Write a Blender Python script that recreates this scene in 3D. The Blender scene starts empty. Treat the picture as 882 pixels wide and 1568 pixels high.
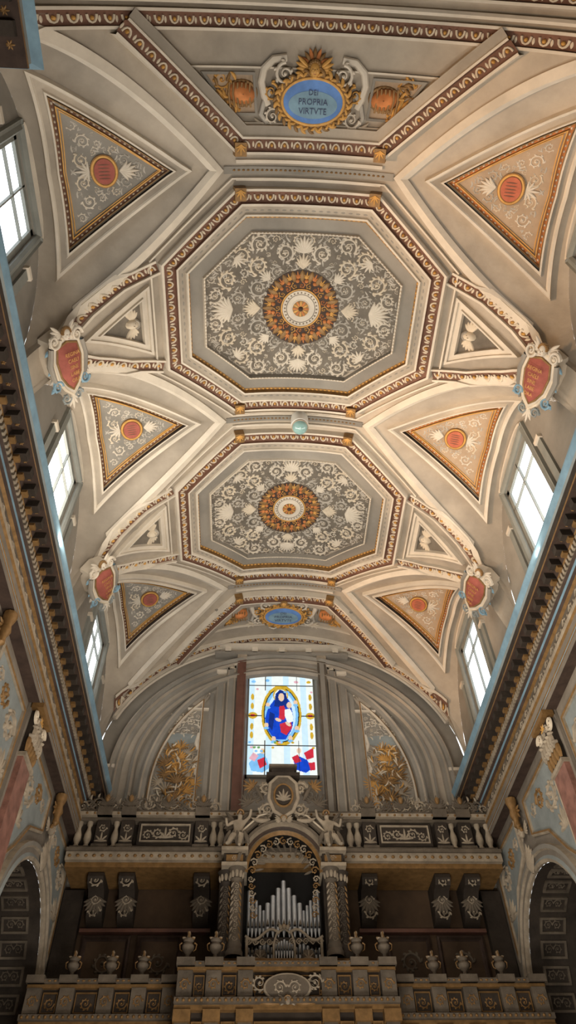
import bpy, math, random
from math import sin, cos, pi, sqrt, atan2
from mathutils import Vector, Matrix
random.seed(7)
S=18.0; CZ=1.6
def P(x,y,z): return (x*S,y*S,CZ+z*S)
# ---------------------------------------------------------------- materials
def mat(name,col,rough=.75,metal=0.0,var=.18,scale=1.2,bump=0.0,bscale=8,spec=.3,stain=0.0):
    m=bpy.data.materials.new(name); m.use_nodes=True
    nt=m.node_tree; ns=nt.nodes; bs=ns['Principled BSDF']
    tc=ns.new('ShaderNodeTexCoord'); nz=ns.new('ShaderNodeTexNoise')
    nz.inputs['Scale'].default_value=scale; nz.inputs['Detail'].default_value=6
    nz.inputs['Roughness'].default_value=.65
    nt.links.new(tc.outputs['Object'],nz.inputs['Vector'])
    rp=ns.new('ShaderNodeValToRGB')
    rp.color_ramp.elements[0].position=.3; rp.color_ramp.elements[1].position=.7
    a=[c*(1-var) for c in col]; b=[min(1,c*(1+var*.7)) for c in col]
    rp.color_ramp.elements[0].color=(*a,1); rp.color_ramp.elements[1].color=(*b,1)
    nt.links.new(nz.outputs['Fac'],rp.inputs['Fac'])
    out=rp.outputs['Color']
    if stain>0:   # broad damp / soot staining of old plaster
        n3=ns.new('ShaderNodeTexNoise'); n3.inputs['Scale'].default_value=.22; n3.inputs['Detail'].default_value=9; n3.inputs['Roughness'].default_value=.6
        nt.links.new(tc.outputs['Object'],n3.inputs['Vector'])
        r3=ns.new('ShaderNodeValToRGB'); r3.color_ramp.elements[0].position=.38; r3.color_ramp.elements[1].position=.62
        k=1-stain; r3.color_ramp.elements[0].color=(k*.98,k,k*1.02,1); r3.color_ramp.elements[1].color=(1,1,1,1)
        mx=ns.new('ShaderNodeMixRGB'); mx.blend_type='MULTIPLY'; mx.inputs[0].default_value=1
        nt.links.new(n3.outputs['Fac'],r3.inputs['Fac']); nt.links.new(out,mx.inputs[1]); nt.links.new(r3.outputs['Color'],mx.inputs[2]); out=mx.outputs[0]
    nt.links.new(out,bs.inputs['Base Color'])
    bs.inputs['Roughness'].default_value=rough; bs.inputs['Metallic'].default_value=metal
    bs.inputs['Specular IOR Level'].default_value=spec
    if bump>0:
        n2=ns.new('ShaderNodeTexNoise'); n2.inputs['Scale'].default_value=bscale; n2.inputs['Detail'].default_value=8
        nt.links.new(tc.outputs['Object'],n2.inputs['Vector'])
        bp=ns.new('ShaderNodeBump'); bp.inputs['Strength'].default_value=bump; bp.inputs['Distance'].default_value=.05
        nt.links.new(n2.outputs['Fac'],bp.inputs['Height']); nt.links.new(bp.outputs['Normal'],bs.inputs['Normal'])
    return m
WS=4.5   # daylight strength of the sky
def glassmat(name,col,var=.1,scale=3):
    col=[c*1.15/WS for c in col]
    m=bpy.data.materials.new(name); m.use_nodes=True
    nt=m.node_tree; ns=nt.nodes; ns.clear()
    o=ns.new('ShaderNodeOutputMaterial'); t=ns.new('ShaderNodeBsdfTransparent')
    tc=ns.new('ShaderNodeTexCoord'); nz=ns.new('ShaderNodeTexNoise'); nz.inputs['Scale'].default_value=scale
    rp=ns.new('ShaderNodeValToRGB')
    rp.color_ramp.elements[0].color=(*[c*(1-var) for c in col],1); rp.color_ramp.elements[1].color=(*[min(1,c*(1+var)) for c in col],1)
    nt.links.new(tc.outputs['Object'],nz.inputs['Vector']); nt.links.new(nz.outputs['Fac'],rp.inputs['Fac'])
    nt.links.new(rp.outputs['Color'],t.inputs['Color']); nt.links.new(t.outputs[0],o.inputs['Surface'])
    return m
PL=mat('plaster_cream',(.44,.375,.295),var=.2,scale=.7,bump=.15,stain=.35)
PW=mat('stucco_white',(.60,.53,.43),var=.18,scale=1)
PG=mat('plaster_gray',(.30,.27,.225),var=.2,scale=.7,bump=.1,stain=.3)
PD=mat('plaster_relief_ground',(.15,.128,.10),var=.3,scale=2,bump=.3)
RL=mat('relief_cream',(.60,.51,.385),var=.2,scale=4)
RG=mat('relief_gray',(.42,.38,.32),var=.25,scale=4)
BR=mat('band_brown',(.16,.08,.052),var=.3,scale=3)
GO=mat('gold_stucco',(.56,.30,.08),rough=.5,metal=.1,var=.3,scale=5)
GD=mat('gold_dark',(.24,.135,.05),rough=.5,metal=.2,var=.35,scale=6)
OR=mat('orange_ground',(.52,.19,.06),var=.3,scale=3)
RE=mat('red_plate',(.32,.09,.065),var=.25,scale=4)
BL=mat('blue_paint',(.12,.24,.52),var=.35,scale=1.5)
BT=mat('lettering_dark',(.05,.06,.12),var=.1)
BP=mat('pale_blue_stucco',(.20,.32,.40),var=.25,scale=2)
BQ=mat('blue_gray_stucco',(.24,.26,.25),var=.25,scale=1.5)
BG=mat('wall_stucco_beige_gray',(.25,.21,.165),var=.25,scale=1,bump=.2,stain=.3)
DB=mat('soffit_brown',(.060,.038,.028),var=.4,scale=3)
ST=mat('stone_gray',(.125,.10,.073),var=.4,scale=2.5,bump=.3)
SL=mat('stone_light',(.34,.28,.205),var=.35,scale=3,bump=.2)
SD=mat('stone_dark',(.040,.030,.022),var=.4,scale=2,bump=.3)
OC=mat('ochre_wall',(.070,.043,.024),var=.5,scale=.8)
MR=mat('red_marble',(.26,.125,.095),rough=.35,var=.45,scale=4,spec=.5)
JB=mat('jamb_brown_marble',(.15,.07,.05),rough=.4,var=.35,scale=2,spec=.4)
WD=mat('walnut_case',(.045,.026,.016),rough=.5,var=.4,scale=4)
TIN=mat('organ_tin',(.50,.51,.52),rough=.35,metal=.7,var=.15,scale=3)
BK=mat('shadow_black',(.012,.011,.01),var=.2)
WT=mat('lamp_white',(.75,.74,.68),rough=.4,var=.03)
LE=mat('lead_came',(.03,.03,.03),var=.2)
WF=mat('window_frame_gray',(.22,.225,.20),var=.15,scale=2)
WP=mat('warm_panel_plaster',(.39,.285,.19),var=.2,scale=2)
RO=mat('red_plate_warm_lit',(.46,.13,.07),var=.25,scale=4)
g_clear=glassmat('glass_daylight',(3.6,3.7,3.8),.02)
g_pale=glassmat('glass_pale_blue',(.62,.80,.90),.1,6)
g_pale2=glassmat('glass_pale_cream',(.86,.88,.82),.1,6)
g_gold=glassmat('glass_gold',(.62,.38,.03),.4,6)
g_blue=glassmat('glass_blue',(.01,.06,.52),.4,5)
g_dblue=glassmat('glass_dark_blue',(.01,.03,.20),.3,5)
g_red=glassmat('glass_red',(.60,.03,.05),.3,5)
g_pink=glassmat('glass_pink',(.75,.40,.45),.3,5)
g_skin=glassmat('glass_skin',(.80,.55,.38),.1,5)
g_sky=glassmat('glass_sky',(.22,.50,.80),.3,5)
g_green=glassmat('glass_green',(.15,.35,.12),.3,5)
g_dome=mat('lamp_glass',(.25,.42,.40),rough=.1,var=.2,scale=4,spec=.8)
FL=bpy.data.materials.new('marble_floor'); FL.use_nodes=True
_nt=FL.node_tree; _ck=_nt.nodes.new('ShaderNodeTexChecker'); _tc=_nt.nodes.new('ShaderNodeTexCoord')
_ck.inputs['Scale'].default_value=1.2; _ck.inputs['Color1'].default_value=(.5,.45,.38,1); _ck.inputs['Color2'].default_value=(.22,.17,.14,1)
_nt.links.new(_tc.outputs['Object'],_ck.inputs['Vector']); _nt.links.new(_ck.outputs['Color'],_nt.nodes['Principled BSDF'].inputs['Base Color'])
_nt.nodes['Principled BSDF'].inputs['Roughness'].default_value=.3

# ---------------------------------------------------------------- vault height field
A=.335; ZS=.72; RB=.28; PER=.3705; C0=.025; D=1.13
RINGS=[C0+PER*(k+.5) for k in range(3)]
LW=.164; XA=.118; HA=.200
def zb(x):
    t=min(abs(x)/A,1.0); return ZS+RB*sqrt(max(0,1-t*t))
def tl(y):
    for r in RINGS:
        if abs(y-r)<LW: return abs(y-r)/LW
    return None
def xg(t): return XA+(A-XA)*(1-(1-t)**(2/3.))
def zarch(t): return ZS+HA*sqrt(max(0,1-t*t))
def zc(x,y):
    t=tl(y); ax=abs(x)
    if t is None: return zb(x)
    g=xg(t)
    if ax<=g: return zb(x)
    k=min(1,(ax-g)/(A-g)); return zb(g)+(zarch(t)-zb(g))*k+.010*4*k*(1-k)
def Tv(a,c,h):
    e=.0015
    a2=max(-A+.004,min(A-.004,a))
    zx=(zc(a2+e,c)-zc(a2-e,c))/(2*e); zy=(zc(a2,c+e)-zc(a2,c-e))/(2*e)
    zx=max(-3,min(3,zx)); zy=max(-1.5,min(1.5,zy))
    L=sqrt(zx*zx+zy*zy+1)
    return (a+h*zx/L, c+h*zy/L, zc(a,c)-h/L)
def Twall(y): return lambda a,c,h:(a,y-h,c)
def Tside(s,d=0): return lambda a,c,h:(s*(A-d-h),a,c)
def Tframe(o,U,V,N):
    return lambda a,c,h:(o[0]+a*U[0]+c*V[0]+h*N[0], o[1]+a*U[1]+c*V[1]+h*N[1], o[2]+a*U[2]+c*V[2]+h*N[2])
I3=lambda a,c,h:(a,c,h)
# ---------------------------------------------------------------- builder
class Bd:
    def __init__(s,T=I3): s.v=[];s.f=[];s.fm=[];s.ms=[];s.T=T
    def mi(s,m):
        if m not in s.ms: s.ms.append(m)
        return s.ms.index(m)
    def grid(s,rows,m,cu=False,cv=False):
        k=s.mi(m); n=len(rows[0]); b=len(s.v)
        for r in rows:
            for p in r: s.v.append(P(*s.T(*p)))
        R=len(rows)
        for i in range(R if cv else R-1):
            i2=(i+1)%R
            for j in range(n if cu else n-1):
                j2=(j+1)%n
                s.f.append((b+i*n+j,b+i*n+j2,b+i2*n+j2,b+i2*n+j)); s.fm.append(k)
    def poly(s,pts,m):
        k=s.mi(m); b=len(s.v)
        for p in pts: s.v.append(P(*s.T(*p)))
        s.f.append(tuple(range(b,b+len(pts)))); s.fm.append(k)
    def box(s,a0,a1,c0,c1,h0,h1,m):
        q=[(a0,c0,h0),(a1,c0,h0),(a1,c1,h0),(a0,c1,h0),(a0,c0,h1),(a1,c0,h1),(a1,c1,h1),(a0,c1,h1)]
        k=s.mi(m); b=len(s.v)
        for p in q: s.v.append(P(*s.T(*p)))
        for f in ((3,2,1,0),(4,5,6,7),(0,1,5,4),(1,2,6,5),(2,3,7,6),(3,0,4,7)):
            s.f.append(tuple(b+i for i in f)); s.fm.append(k)
    def ridge(s,path,w,m,hs=.8,h0=0,taper=True,closed=False):
        n=len(path); rows=[]
        for i,(a,c) in enumerate(path):
            if closed: p0=path[i-1]; p1=path[(i+1)%n]
            else: p0=path[max(0,i-1)]; p1=path[min(n-1,i+1)]
            dx=p1[0]-p0[0]; dy=p1[1]-p0[1]; L=sqrt(dx*dx+dy*dy) or 1
            nx,ny=-dy/L,dx/L
            if callable(w): ww=w(i/(n-1))
            else: ww=w
            if callable(w) is False and taper and not closed: ww=w*(1-.65*i/(n-1))
            hh=ww*hs
            rows.append([(a+nx*o*ww,c+ny*o*ww,h0+q*hh) for o,q in ((-1,0),(-.65,.75),(0,1),(.65,.75),(1,0))])
        s.grid(rows,m,cv=closed)
    def leaf(s,a,c,ang,L,wd,m,hs=.5,h0=0,curl=0.0):
        n=5; pts=[];x,y=a,c
        for i in range(n+1):
            pts.append((x,y)); x+=cos(ang)*L/n; y+=sin(ang)*L/n; ang+=curl/n
        s.ridge(pts,lambda t:wd*(.25+sin(pi*min(1,t*.9+.08))*.9)*(1 if t<.99 else .1),m,hs=hs,h0=h0)
    def palm(s,a,c,ang,L,n,m,spread=1.2,wd=None,h0=0):
        for i in range(n):
            t=(i-(n-1)/2)/((n-1)/2)
            s.leaf(a,c,ang+t*spread,L*(1-.35*abs(t)),wd or L*.085,m,h0=h0,curl=t*.7,hs=1.0)
    def spiral(s,a,c,r,st,dr,m,turns=1.5,w=None,leaves=7,h0=0,ctr=None):
        w=w or r*.14; n=int(16*turns); pts=[]
        for i in range(n+1):
            t=i/n; rr=r*(1-.82*t); th=st+dr*2*pi*turns*t
            pts.append((a+rr*cos(th),c+rr*sin(th)))
        s.ridge(pts,w,m,h0=h0,hs=1.5)
        for i in range(leaves):
            t=i/leaves*.62; rr=r*(1-.82*t); th=st+dr*2*pi*turns*t
            s.leaf(a+rr*cos(th),c+rr*sin(th),th+dr*.9,r*.55*(1-t*.5),r*.13,m,h0=h0,curl=dr*.8,hs=1.2)
        s.dome(a,c,r*.20,r*.20,r*.3,ctr or m,h0=h0)
    def dome(s,a,c,ra,rc,rh,m,h0=0,seg=8,rot=0):
        rows=[]
        for k in range(4):
            ph=k/3*pi/2*.97; rows.append([])
            for j in range(seg):
                th=2*pi*j/seg; x=ra*cos(ph)*cos(th); y=rc*cos(ph)*sin(th)
                rows[-1].append((a+x*cos(rot)-y*sin(rot),c+x*sin(rot)+y*cos(rot),h0+rh*sin(ph)))
        s.grid(rows,m,cu=True)
    def ell(s,a,c,h,ra,rc,rh,m,seg=12,rings=8,rot=0):
        rows=[]
        for k in range(rings+1):
            ph=-pi/2+pi*k/rings; ph=max(-1.55,min(1.55,ph)); rr=[]
            for j in range(seg):
                th=2*pi*j/seg; x=ra*cos(ph)*cos(th); y=rc*sin(ph)
                rr.append((a+x*cos(rot)-y*sin(rot),c+x*sin(rot)+y*cos(rot),h+rh*cos(ph)*sin(th)))
            rows.append(rr)
        s.grid(rows,m,cu=True)
    def tube(s,pts,rads,m,seg=8):
        rows=[]; n=len(pts)
        for i,p in enumerate(pts):
            p=Vector(p); d=(Vector(pts[min(n-1,i+1)])-Vector(pts[max(0,i-1)])).normalized()
            u=d.cross(Vector((.13,.21,.97))); u.normalize(); v=d.cross(u)
            r=rads[i] if isinstance(rads,(list,tuple)) else rads
            rows.append([tuple(p+u*r*cos(2*pi*j/seg)+v*r*sin(2*pi*j/seg)) for j in range(seg)])
        s.grid(rows,m,cu=True)
    def lathe(s,a,h,prof,m,seg=14):
        s.grid([[(a+r*cos(2*pi*j/seg),c,h+r*sin(2*pi*j/seg)) for j in range(seg)] for r,c in prof],m,cu=True)
    def plate(s,bd,m,h=0,rings=5,edge=0.0,ctr=None):
        n=len(bd); cx=sum(p[0] for p in bd)/n; cy=sum(p[1] for p in bd)/n
        if ctr: cx,cy=ctr
        rows=[[(p[0],p[1],h-edge) for p in bd]] if edge else []
        for k in range(rings+1):
            t=1-k/rings*.999; rows.append([(cx+(p[0]-cx)*t,cy+(p[1]-cy)*t,h) for p in bd])
        s.grid(rows,m,cu=True)
    def mould(s,path,prof,mats,closed=False,sub=.012):
        n=len(path); offs=[]
        for i in range(n):
            if closed or 0<i<n-1:
                p0=Vector(path[i-1]);p=Vector(path[i]);p1=Vector(path[(i+1)%n])
                d0=(p-p0).normalized(); d1=(p1-p).normalized()
                n0=Vector((-d0.y,d0.x)); n1=Vector((-d1.y,d1.x)); b=(n0+n1)
                if b.length<1e-4: b=n0
                b.normalize(); k=max(.35,b.dot(n0)); offs.append(b/k)
            else:
                p=Vector(path[i]); q=Vector(path[i+1]) if i==0 else Vector(path[i-1])
                d=(q-p).normalized() if i==0 else (p-q).normalized()
                offs.append(Vector((-d.y,d.x)))
        nseg=n if closed else n-1; rows=[]
        counts=[max(1,int((Vector(path[(i+1)%n])-Vector(path[i])).length/sub)) for i in range(nseg)]
        for o,h in prof:
            q=[(path[i][0]+offs[i].x*o,path[i][1]+offs[i].y*o) for i in range(n)]; row=[]
            for i in range(nseg):
                a=q[i];b=q[(i+1)%n]
                for j in range(counts[i]):
                    t=j/counts[i]; row.append((a[0]+(b[0]-a[0])*t,a[1]+(b[1]-a[1])*t,h))
            if not closed: row.append((q[-1][0],q[-1][1],h))
            rows.append(row)
        for i in range(len(prof)-1):
            s.grid([rows[i],rows[i+1]],mats[i] if isinstance(mats,(list,tuple)) else mats,cu=closed)
    def along(s,path,off,spacing,fn,closed=False):
        n=len(path)
        pts=[Vector(p) for p in path]
        off_pts=[]
        for i in range(n):
            if closed or 0<i<n-1:
                d0=(pts[i]-pts[i-1]).normalized(); d1=(pts[(i+1)%n]-pts[i]).normalized()
                n0=Vector((-d0.y,d0.x)); b=n0+Vector((-d1.y,d1.x)); b.normalize(); off_pts.append(pts[i]+b/max(.35,b.dot(n0))*off)
            else:
                d=(pts[1]-pts[0]).normalized() if i==0 else (pts[-1]-pts[-2]).normalized()
                off_pts.append(pts[i]+Vector((-d.y,d.x))*off)
        if closed: off_pts.append(off_pts[0])
        segs=[(off_pts[i+1]-off_pts[i]).length for i in range(len(off_pts)-1)]
        if min(segs)<spacing*1.5:
            tot=sum(segs); k=max(1,round(tot/spacing))
            for j in range(k):
                d=(j+.5)*tot/k; i=0
                while i<len(segs)-1 and d>segs[i]: d-=segs[i]; i+=1
                a=off_pts[i]; b=off_pts[i+1]; p=a+(b-a)*(d/segs[i]); fn(p.x,p.y,atan2(b.y-a.y,b.x-a.x))
            return
        for i in range(len(segs)):
            a=off_pts[i]; b=off_pts[i+1]; L=segs[i]; k=max(1,round(L/spacing)); ang=atan2(b.y-a.y,b.x-a.x)
            for j in range(k):
                p=a+(b-a)*((j+.5)/k); fn(p.x,p.y,ang)
    def packed(s,inside,bounds,radii,mirrors,mats,seed=1,tries=260,h0=.001,leaves=7,filler=0,fs=.010):
        rg=random.Random(seed); cs=[]
        for r in radii:
            for _ in range(tries):
                x=rg.uniform(bounds[0],bounds[1]); y=rg.uniform(bounds[2],bounds[3])
                if inside(x,y,r) and all((x-a)**2+(y-c)**2>((r+q)*1.0)**2 for a,c,q in cs): cs.append((x,y,r))
        for i,(x,y,r) in enumerate(cs):
            st=rg.uniform(0,6.28); dr=rg.choice((-1,1)); m=mats[i%len(mats)]
            for mx,my,ox,oy in mirrors:
                X=ox+mx*x; Y=oy+my*y; th=st
                if mx<0: th=pi-th
                if my<0: th=-th
                s.spiral(X,Y,r*.86,th,dr*mx*my,m,turns=1.6 if r>.008 else 1.4,leaves=(leaves+3 if r>.010 else leaves) if r>.004 else 4,h0=h0,w=r*.12)
                if r>.008:
                    for k in range(5): s.leaf(X,Y,th+k*1.2566,r*.30,r*.07,mats[0],h0=h0,hs=1)
        for i in range(filler):
            x=rg.uniform(bounds[0],bounds[1]); y=rg.uniform(bounds[2],bounds[3])
            if not inside(x,y,.0015): continue
            st=rg.uniform(0,6.28); cu=rg.uniform(-1.5,1.5); L=fs*rg.uniform(.6,1.2)
            for mx,my,ox,oy in mirrors:
                th=st
                if mx<0: th=pi-th
                if my<0: th=-th
                s.leaf(ox+mx*x,oy+my*y,th,L,L*.13,mats[-1],h0=h0,curl=cu*mx*my,hs=.8)
    def text(s,body,a,c,h,size,m,ang=0):
        cu=bpy.data.curves.new('t','FONT'); cu.body=body; cu.size=1; cu.align_x='CENTER'; cu.align_y='CENTER'; cu.resolution_u=2
        ob=bpy.data.objects.new('t',cu); bpy.context.scene.collection.objects.link(ob)
        bpy.context.view_layer.update()
        me=ob.evaluated_get(bpy.context.evaluated_depsgraph_get()).to_mesh()
        k=s.mi(m); b=len(s.v)
        for v in me.vertices:
            x=v.co.x*size; y=v.co.y*size
            s.v.append(P(*s.T(a+x*cos(ang)-y*sin(ang),c+x*sin(ang)+y*cos(ang),h)))
        for p in me.polygons: s.f.append(tuple(b+i for i in p.vertices)); s.fm.append(k)
        bpy.data.objects.remove(ob)
    def make(s,name,parent=None,ang=35,smooth=True):
        if not s.v: return None
        xs=[min(v[i] for v in s.v) for i in range(3)]; xe=[max(v[i] for v in s.v) for i in range(3)]
        c=[(xs[i]+xe[i])/2 for i in range(3)]
        me=bpy.data.meshes.new(name); me.from_pydata([(v[0]-c[0],v[1]-c[1],v[2]-c[2]) for v in s.v],[],s.f)
        for m in s.ms: me.materials.append(m)
        me.polygons.foreach_set('material_index',s.fm)
        if smooth:
            me.polygons.foreach_set('use_smooth',[True]*len(me.polygons))
            try: me.set_sharp_from_angle(angle=math.radians(ang))
            except Exception as e: pass
        me.update()
        o=bpy.data.objects.new(name,me); bpy.context.scene.collection.objects.link(o); o.location=c
        if parent:
            o.parent=parent; o.matrix_parent_inverse=parent.matrix_world.inverted()
        return o
def empty(name,loc=(0,0,0)):
    e=bpy.data.objects.new(name,None); bpy.context.scene.collection.objects.link(e); e.location=loc
    bpy.context.view_layer.update(); return e
def ellp(a,c,ra,rc,n=24,st=0): return [(a+ra*cos(2*pi*i/n+st),c+rc*sin(2*pi*i/n+st)) for i in range(n)]
M4=lambda oy:[(1,1,0,oy),(-1,1,0,oy),(1,-1,0,oy),(-1,-1,0,oy)]

# ---------------------------------------------------------------- ceiling shell
b=Bd()
ys=[]; y=-.45
while y<0: ys.append(y); y+=.05
N=180
for i in range(N+1): ys.append(0+D*i/N)
ys=sorted(set([round(v,5) for v in ys]+[round(r+q,5) for r in RINGS for q in (-LW,0,LW)]))
for sg in (-1,1):
    bar=[];lun=[]
    for y in ys:
        t=tl(y); g=A if t is None else xg(t)
        th=pi/2 if t is None else math.asin(min(1,g/A))
        bar.append([(sg*A*sin(th*j/26),y,zb(A*sin(th*j/26))) for j in range(27)])
        if t is not None or any(abs(abs(y-r)-LW)<1e-4 for r in RINGS):
            lun.append((y,[(sg*(g+(A-g)*j/8),y,zc(g+(A-g)*j/8,y)) for j in range(9)]))
    b.grid(bar,PL)
    for r in RINGS:
        rows=[q for (yy,q) in lun if abs(yy-r)<=LW+1e-4]
        if len(rows)>1: b.grid(rows,PL)
b.make('ceiling',ang=25)

OV=[(.197,.076),(.096,.165),(-.096,.165),(-.197,.076),(-.197,-.076),(-.096,-.165),(.096,-.165),(.197,-.076)]
def flower(b,w,m1,m2,h0=.0035):
    def fn(x,y,ang):
        ca,sa=cos(ang),sin(ang)
        def q(u,v): return (x+u*ca-v*sa,y+u*sa+v*ca)
        pts=[q(w*.62*cos(pi*i/6),-w*.45+w*1.0*sin(pi*i/6)) for i in range(7)]
        b.ridge(pts,w*.17,m1,h0=h0,taper=False,hs=1.3)
        p=q(0,0); b.dome(p[0],p[1],w*.28,w*.34,w*.4,m2,h0=h0,seg=6,rot=ang)
        p=q(w*.95,-w*.3); b.leaf(p[0],p[1],ang+pi/2,w*.9,w*.16,m1,h0=h0)
    return fn
def bead(b,w,m,h0=.004):
    return lambda x,y,ang: b.dome(x,y,w,w*.7,w*.7,m,h0=h0,seg=6,rot=ang)
# stepped coffer frame: high outer moulding, sunk gray field, sunk relief panel
FPROF=[(0,0),(0,.013),(.003,.013),(.0035,.009),(.0175,.009),(.018,.015),(.0205,.015),(.022,.012),(.031,.011),(.0315,.015),(.034,.015),(.0345,.006),(.0375,.006),(.038,.006),(.055,.006),(.0555,.011),(.0575,.011),(.0582,.0)]
for ci,c in enumerate((C0+PER,C0+2*PER)):
    b=Bd(Tv); path=[(x,c+y) for x,y in OV]
    b.mould(path,FPROF,[PW,PW,BR,BR,BR,PW,PW,PL,PW,PW,GD,GD,GD,PG,PW,PW,PG],closed=True)
    b.along(path,.0105,.0165,flower(b,.0075,RL,GO,.0092),closed=True)
    b.along(path,.0362,.0065,bead(b,.0023,GO,.0062),closed=True)
    b.along(path,.0265,.010,lambda x,y,a:b.leaf(x-.003*cos(a),y-.003*sin(a),a,.006,.0010,PG,h0=.0115),closed=True)
    b.along(path,.0565,.005,bead(b,.0016,RL,.011),closed=True)
    b.mould([(x,c+y) for x,y in OV],[(-.0115,0),(-.0115,.005),(-.0095,.005),(-.0095,0)],PW,closed=True)
    b.make('trim_%d'%(ci+1))
    b=Bd(Tv)
    inner=[(x*.70,c+y*.655) for x,y in OV]
    n=6; bd=[]
    for i in range(8):
        p=inner[i];q=inner[(i+1)%8]
        for j in range(n): bd.append((p[0]+(q[0]-p[0])*j/n,p[1]+(q[1]-p[1])*j/n))
    b.plate(bd,PD,h=.0012,rings=6)
    def ins(x,y,r):
        d=(.0118-.059*x-.07*y)/.0916
        return d>r and .138-x>r and .109-y>r and sqrt(x*x+y*y)>.055+r and x>r and y>r
    b.packed(ins,(0,.138,0,.109),(.0150,.0125,.0105,.009,.0075,.006,.005,.004,.0032,.0026),M4(c),(RL,PW,RG),seed=11,tries=420,filler=260,fs=.009)
    for q in (-1,1):
        b.palm(q*.060,c,0 if q>0 else pi,.026,9,RL,spread=.55,h0=.002)
        b.palm(q*.100,c,0 if q>0 else pi,.032,11,PW,spread=1.0,h0=.002)
        b.palm(0,c+q*.058,q*pi/2,.024,7,RL,spread=.6,h0=.002)
        b.palm(0,c+q*.080,q*pi/2,.025,11,PW,spread=1.0,h0=.002)
        for e in (-1,1):
            an=atan2(q*.7,e); b.palm(e*.046,c+q*.042,an,.020,7,PW,spread=.6,h0=.002)
            b.palm(e*.096,c+q*.074,an+pi,.020,7,PW,spread=1.0,h0=.002)
    b.make('ceiling_scroll_relief')
    b=Bd(Tv); R=.056
    b.plate(ellp(0,c,R,R,48),DB,h=.002,rings=3,edge=.002)
    b.plate(ellp(0,c,.026,.026,48),PW,h=.003,rings=3,edge=.002)
    for k in range(24):
        th=2*pi*k/24; b.leaf(.040*cos(th),c+.040*sin(th),th,.0165,.0036,GD,h0=.002)
        th+=pi/24; b.palm(.044*cos(th),c+.044*sin(th),th,.011,5,OR if k%2 else GO,h0=.002,spread=.9)
    for k in range(20):
        th=2*pi*k/20; b.spiral(.0345*cos(th),c+.0345*sin(th),.0046,th,1 if k%2 else -1,OR if k%2 else GO,turns=1.2,leaves=4,h0=.002)
        b.dome(.041*cos(th+.15),c+.041*sin(th+.15),.003,.003,.003,OR,h0=.002)
    for rr,ww,mm in ((.0285,.0012,GO),(.026,.0010,PW),(.0125,.0011,PW),(.021,.0006,BG)):
        b.ridge(ellp(0,c,rr,rr,40),ww,mm,h0=.003,closed=True)
    for k in range(28):
        th=2*pi*k/28; b.dome(.0235*cos(th),c+.0235*sin(th),.0013,.0013,.0014,BG,h0=.003,seg=6)
    b.plate(ellp(0,c,.012,.012,32),GD,h=.0042,rings=2,edge=.002)
    for k in range(12):
        th=2*pi*k/12; b.leaf(.004*cos(th),c+.004*sin(th),th,.0085,.0014,GO if k%2 else OR,h0=.0042)
    b.dome(0,c,.0035,.0035,.004,DB,h0=.0042)
    b.make('ceiling_medallion')
b=Bd(Tv)
def band(path,closed=False,w=.018,fl=True):
    b.mould(path,[(-w/2-.003,0),(-w/2-.003,.0075),(-w/2,.0075),(-w/2,.003),(w/2,.003),(w/2,.0075),(w/2+.003,.0075),(w/2+.003,0)],[PW,PW,PW,BR,PW,PW,PW])
    if fl: b.along(path,0,.0165,flower(b,.0072,RL,GO))
for c in (C0+PER,C0+2*PER):
    for sx in (-1,1):
        for sy in (-1,1):
            band([(sx*.199,c+sy*.072),(sx*.244,c+sy*.058),(sx*.282,c+sy*.036),(sx*.306,c+sy*.016)],w=.013)
        tri=[(sx*.212,c-.050),(sx*.212,c+.050),(sx*.290,c)]
        if sx>0: tri=tri[::-1]
        b.mould(tri,[(0,0),(0,.008),(.003,.008),(.0035,.005),(.008,.005),(.0085,.008),(.0105,.008),(.011,.001)],PW,closed=True)
        g=[(sx*.222,c-.031),(sx*.222,c+.031),(sx*.268,c)]
        b.plate([(p[0]+(q[0]-p[0])*j/4,p[1]+(q[1]-p[1])*j/4) for p,q in zip(g,g[1:]+g[:1]) for j in range(4)],PD,h=.0012,rings=2)
for r in RINGS:
    for sx in (-1,1):
        pth=[(sx*(xg(abs(t))-.002),r+t*LW) for t in [ -0.92+1.84*i/60 for i in range(61)]]
        s2=1 if sx<0 else -1
        b.mould(pth,[(s2*-.004,0),(s2*-.004,.004),(s2*.002,.007),(s2*.009,.004),(s2*.009,0)],[PW,PW,PW,PW],sub=.02)
for r in RINGS:
    for yy in (r-.0105,r+.0105):
        b.mould([(-.095,yy),(.095,yy)],[(-.002,0),(-.002,.004),(.002,.004),(.002,0)],PW)
    b.mould([(-.11,r),(.11,r)],[(-.0045,0),(-.0045,.002),(.0045,.002),(.0045,0)],PG)
    b.along([(-.1,r),(.1,r)],0,.006,bead(b,.002,GD,.002))
    for sx in(-1,1):
        for sy in (-1,1):
            cx=sx*.091; cy=r+sy*.0265
            b.plate([(cx-.0075,cy-.008),(cx+.0075,cy-.008),(cx+.0075,cy+.008),(cx-.0075,cy+.008)],GD,h=.0165,rings=2,edge=.014)
            b.palm(cx,cy-.006,pi/2,.013,5,GO,h0=.0165,spread=.8)
for y0,dr in ((.052,1),(1.1075,-1)):
    path=[(-.318+.636*i/60,y0) for i in range(61)]
    band(path,w=.014)
    for dy in (-.018,-.060,-.075):
        if y0+dr*dy<D: b.mould([(x,y0+dr*dy) for x,_ in path],[(-.003,0),(-.003,.007),(.0,.009),(.003,.006),(.003,0)],PW)
path=[(-.318+.636*i/60,.013) for i in range(61)]
band(path,w=.013)
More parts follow.
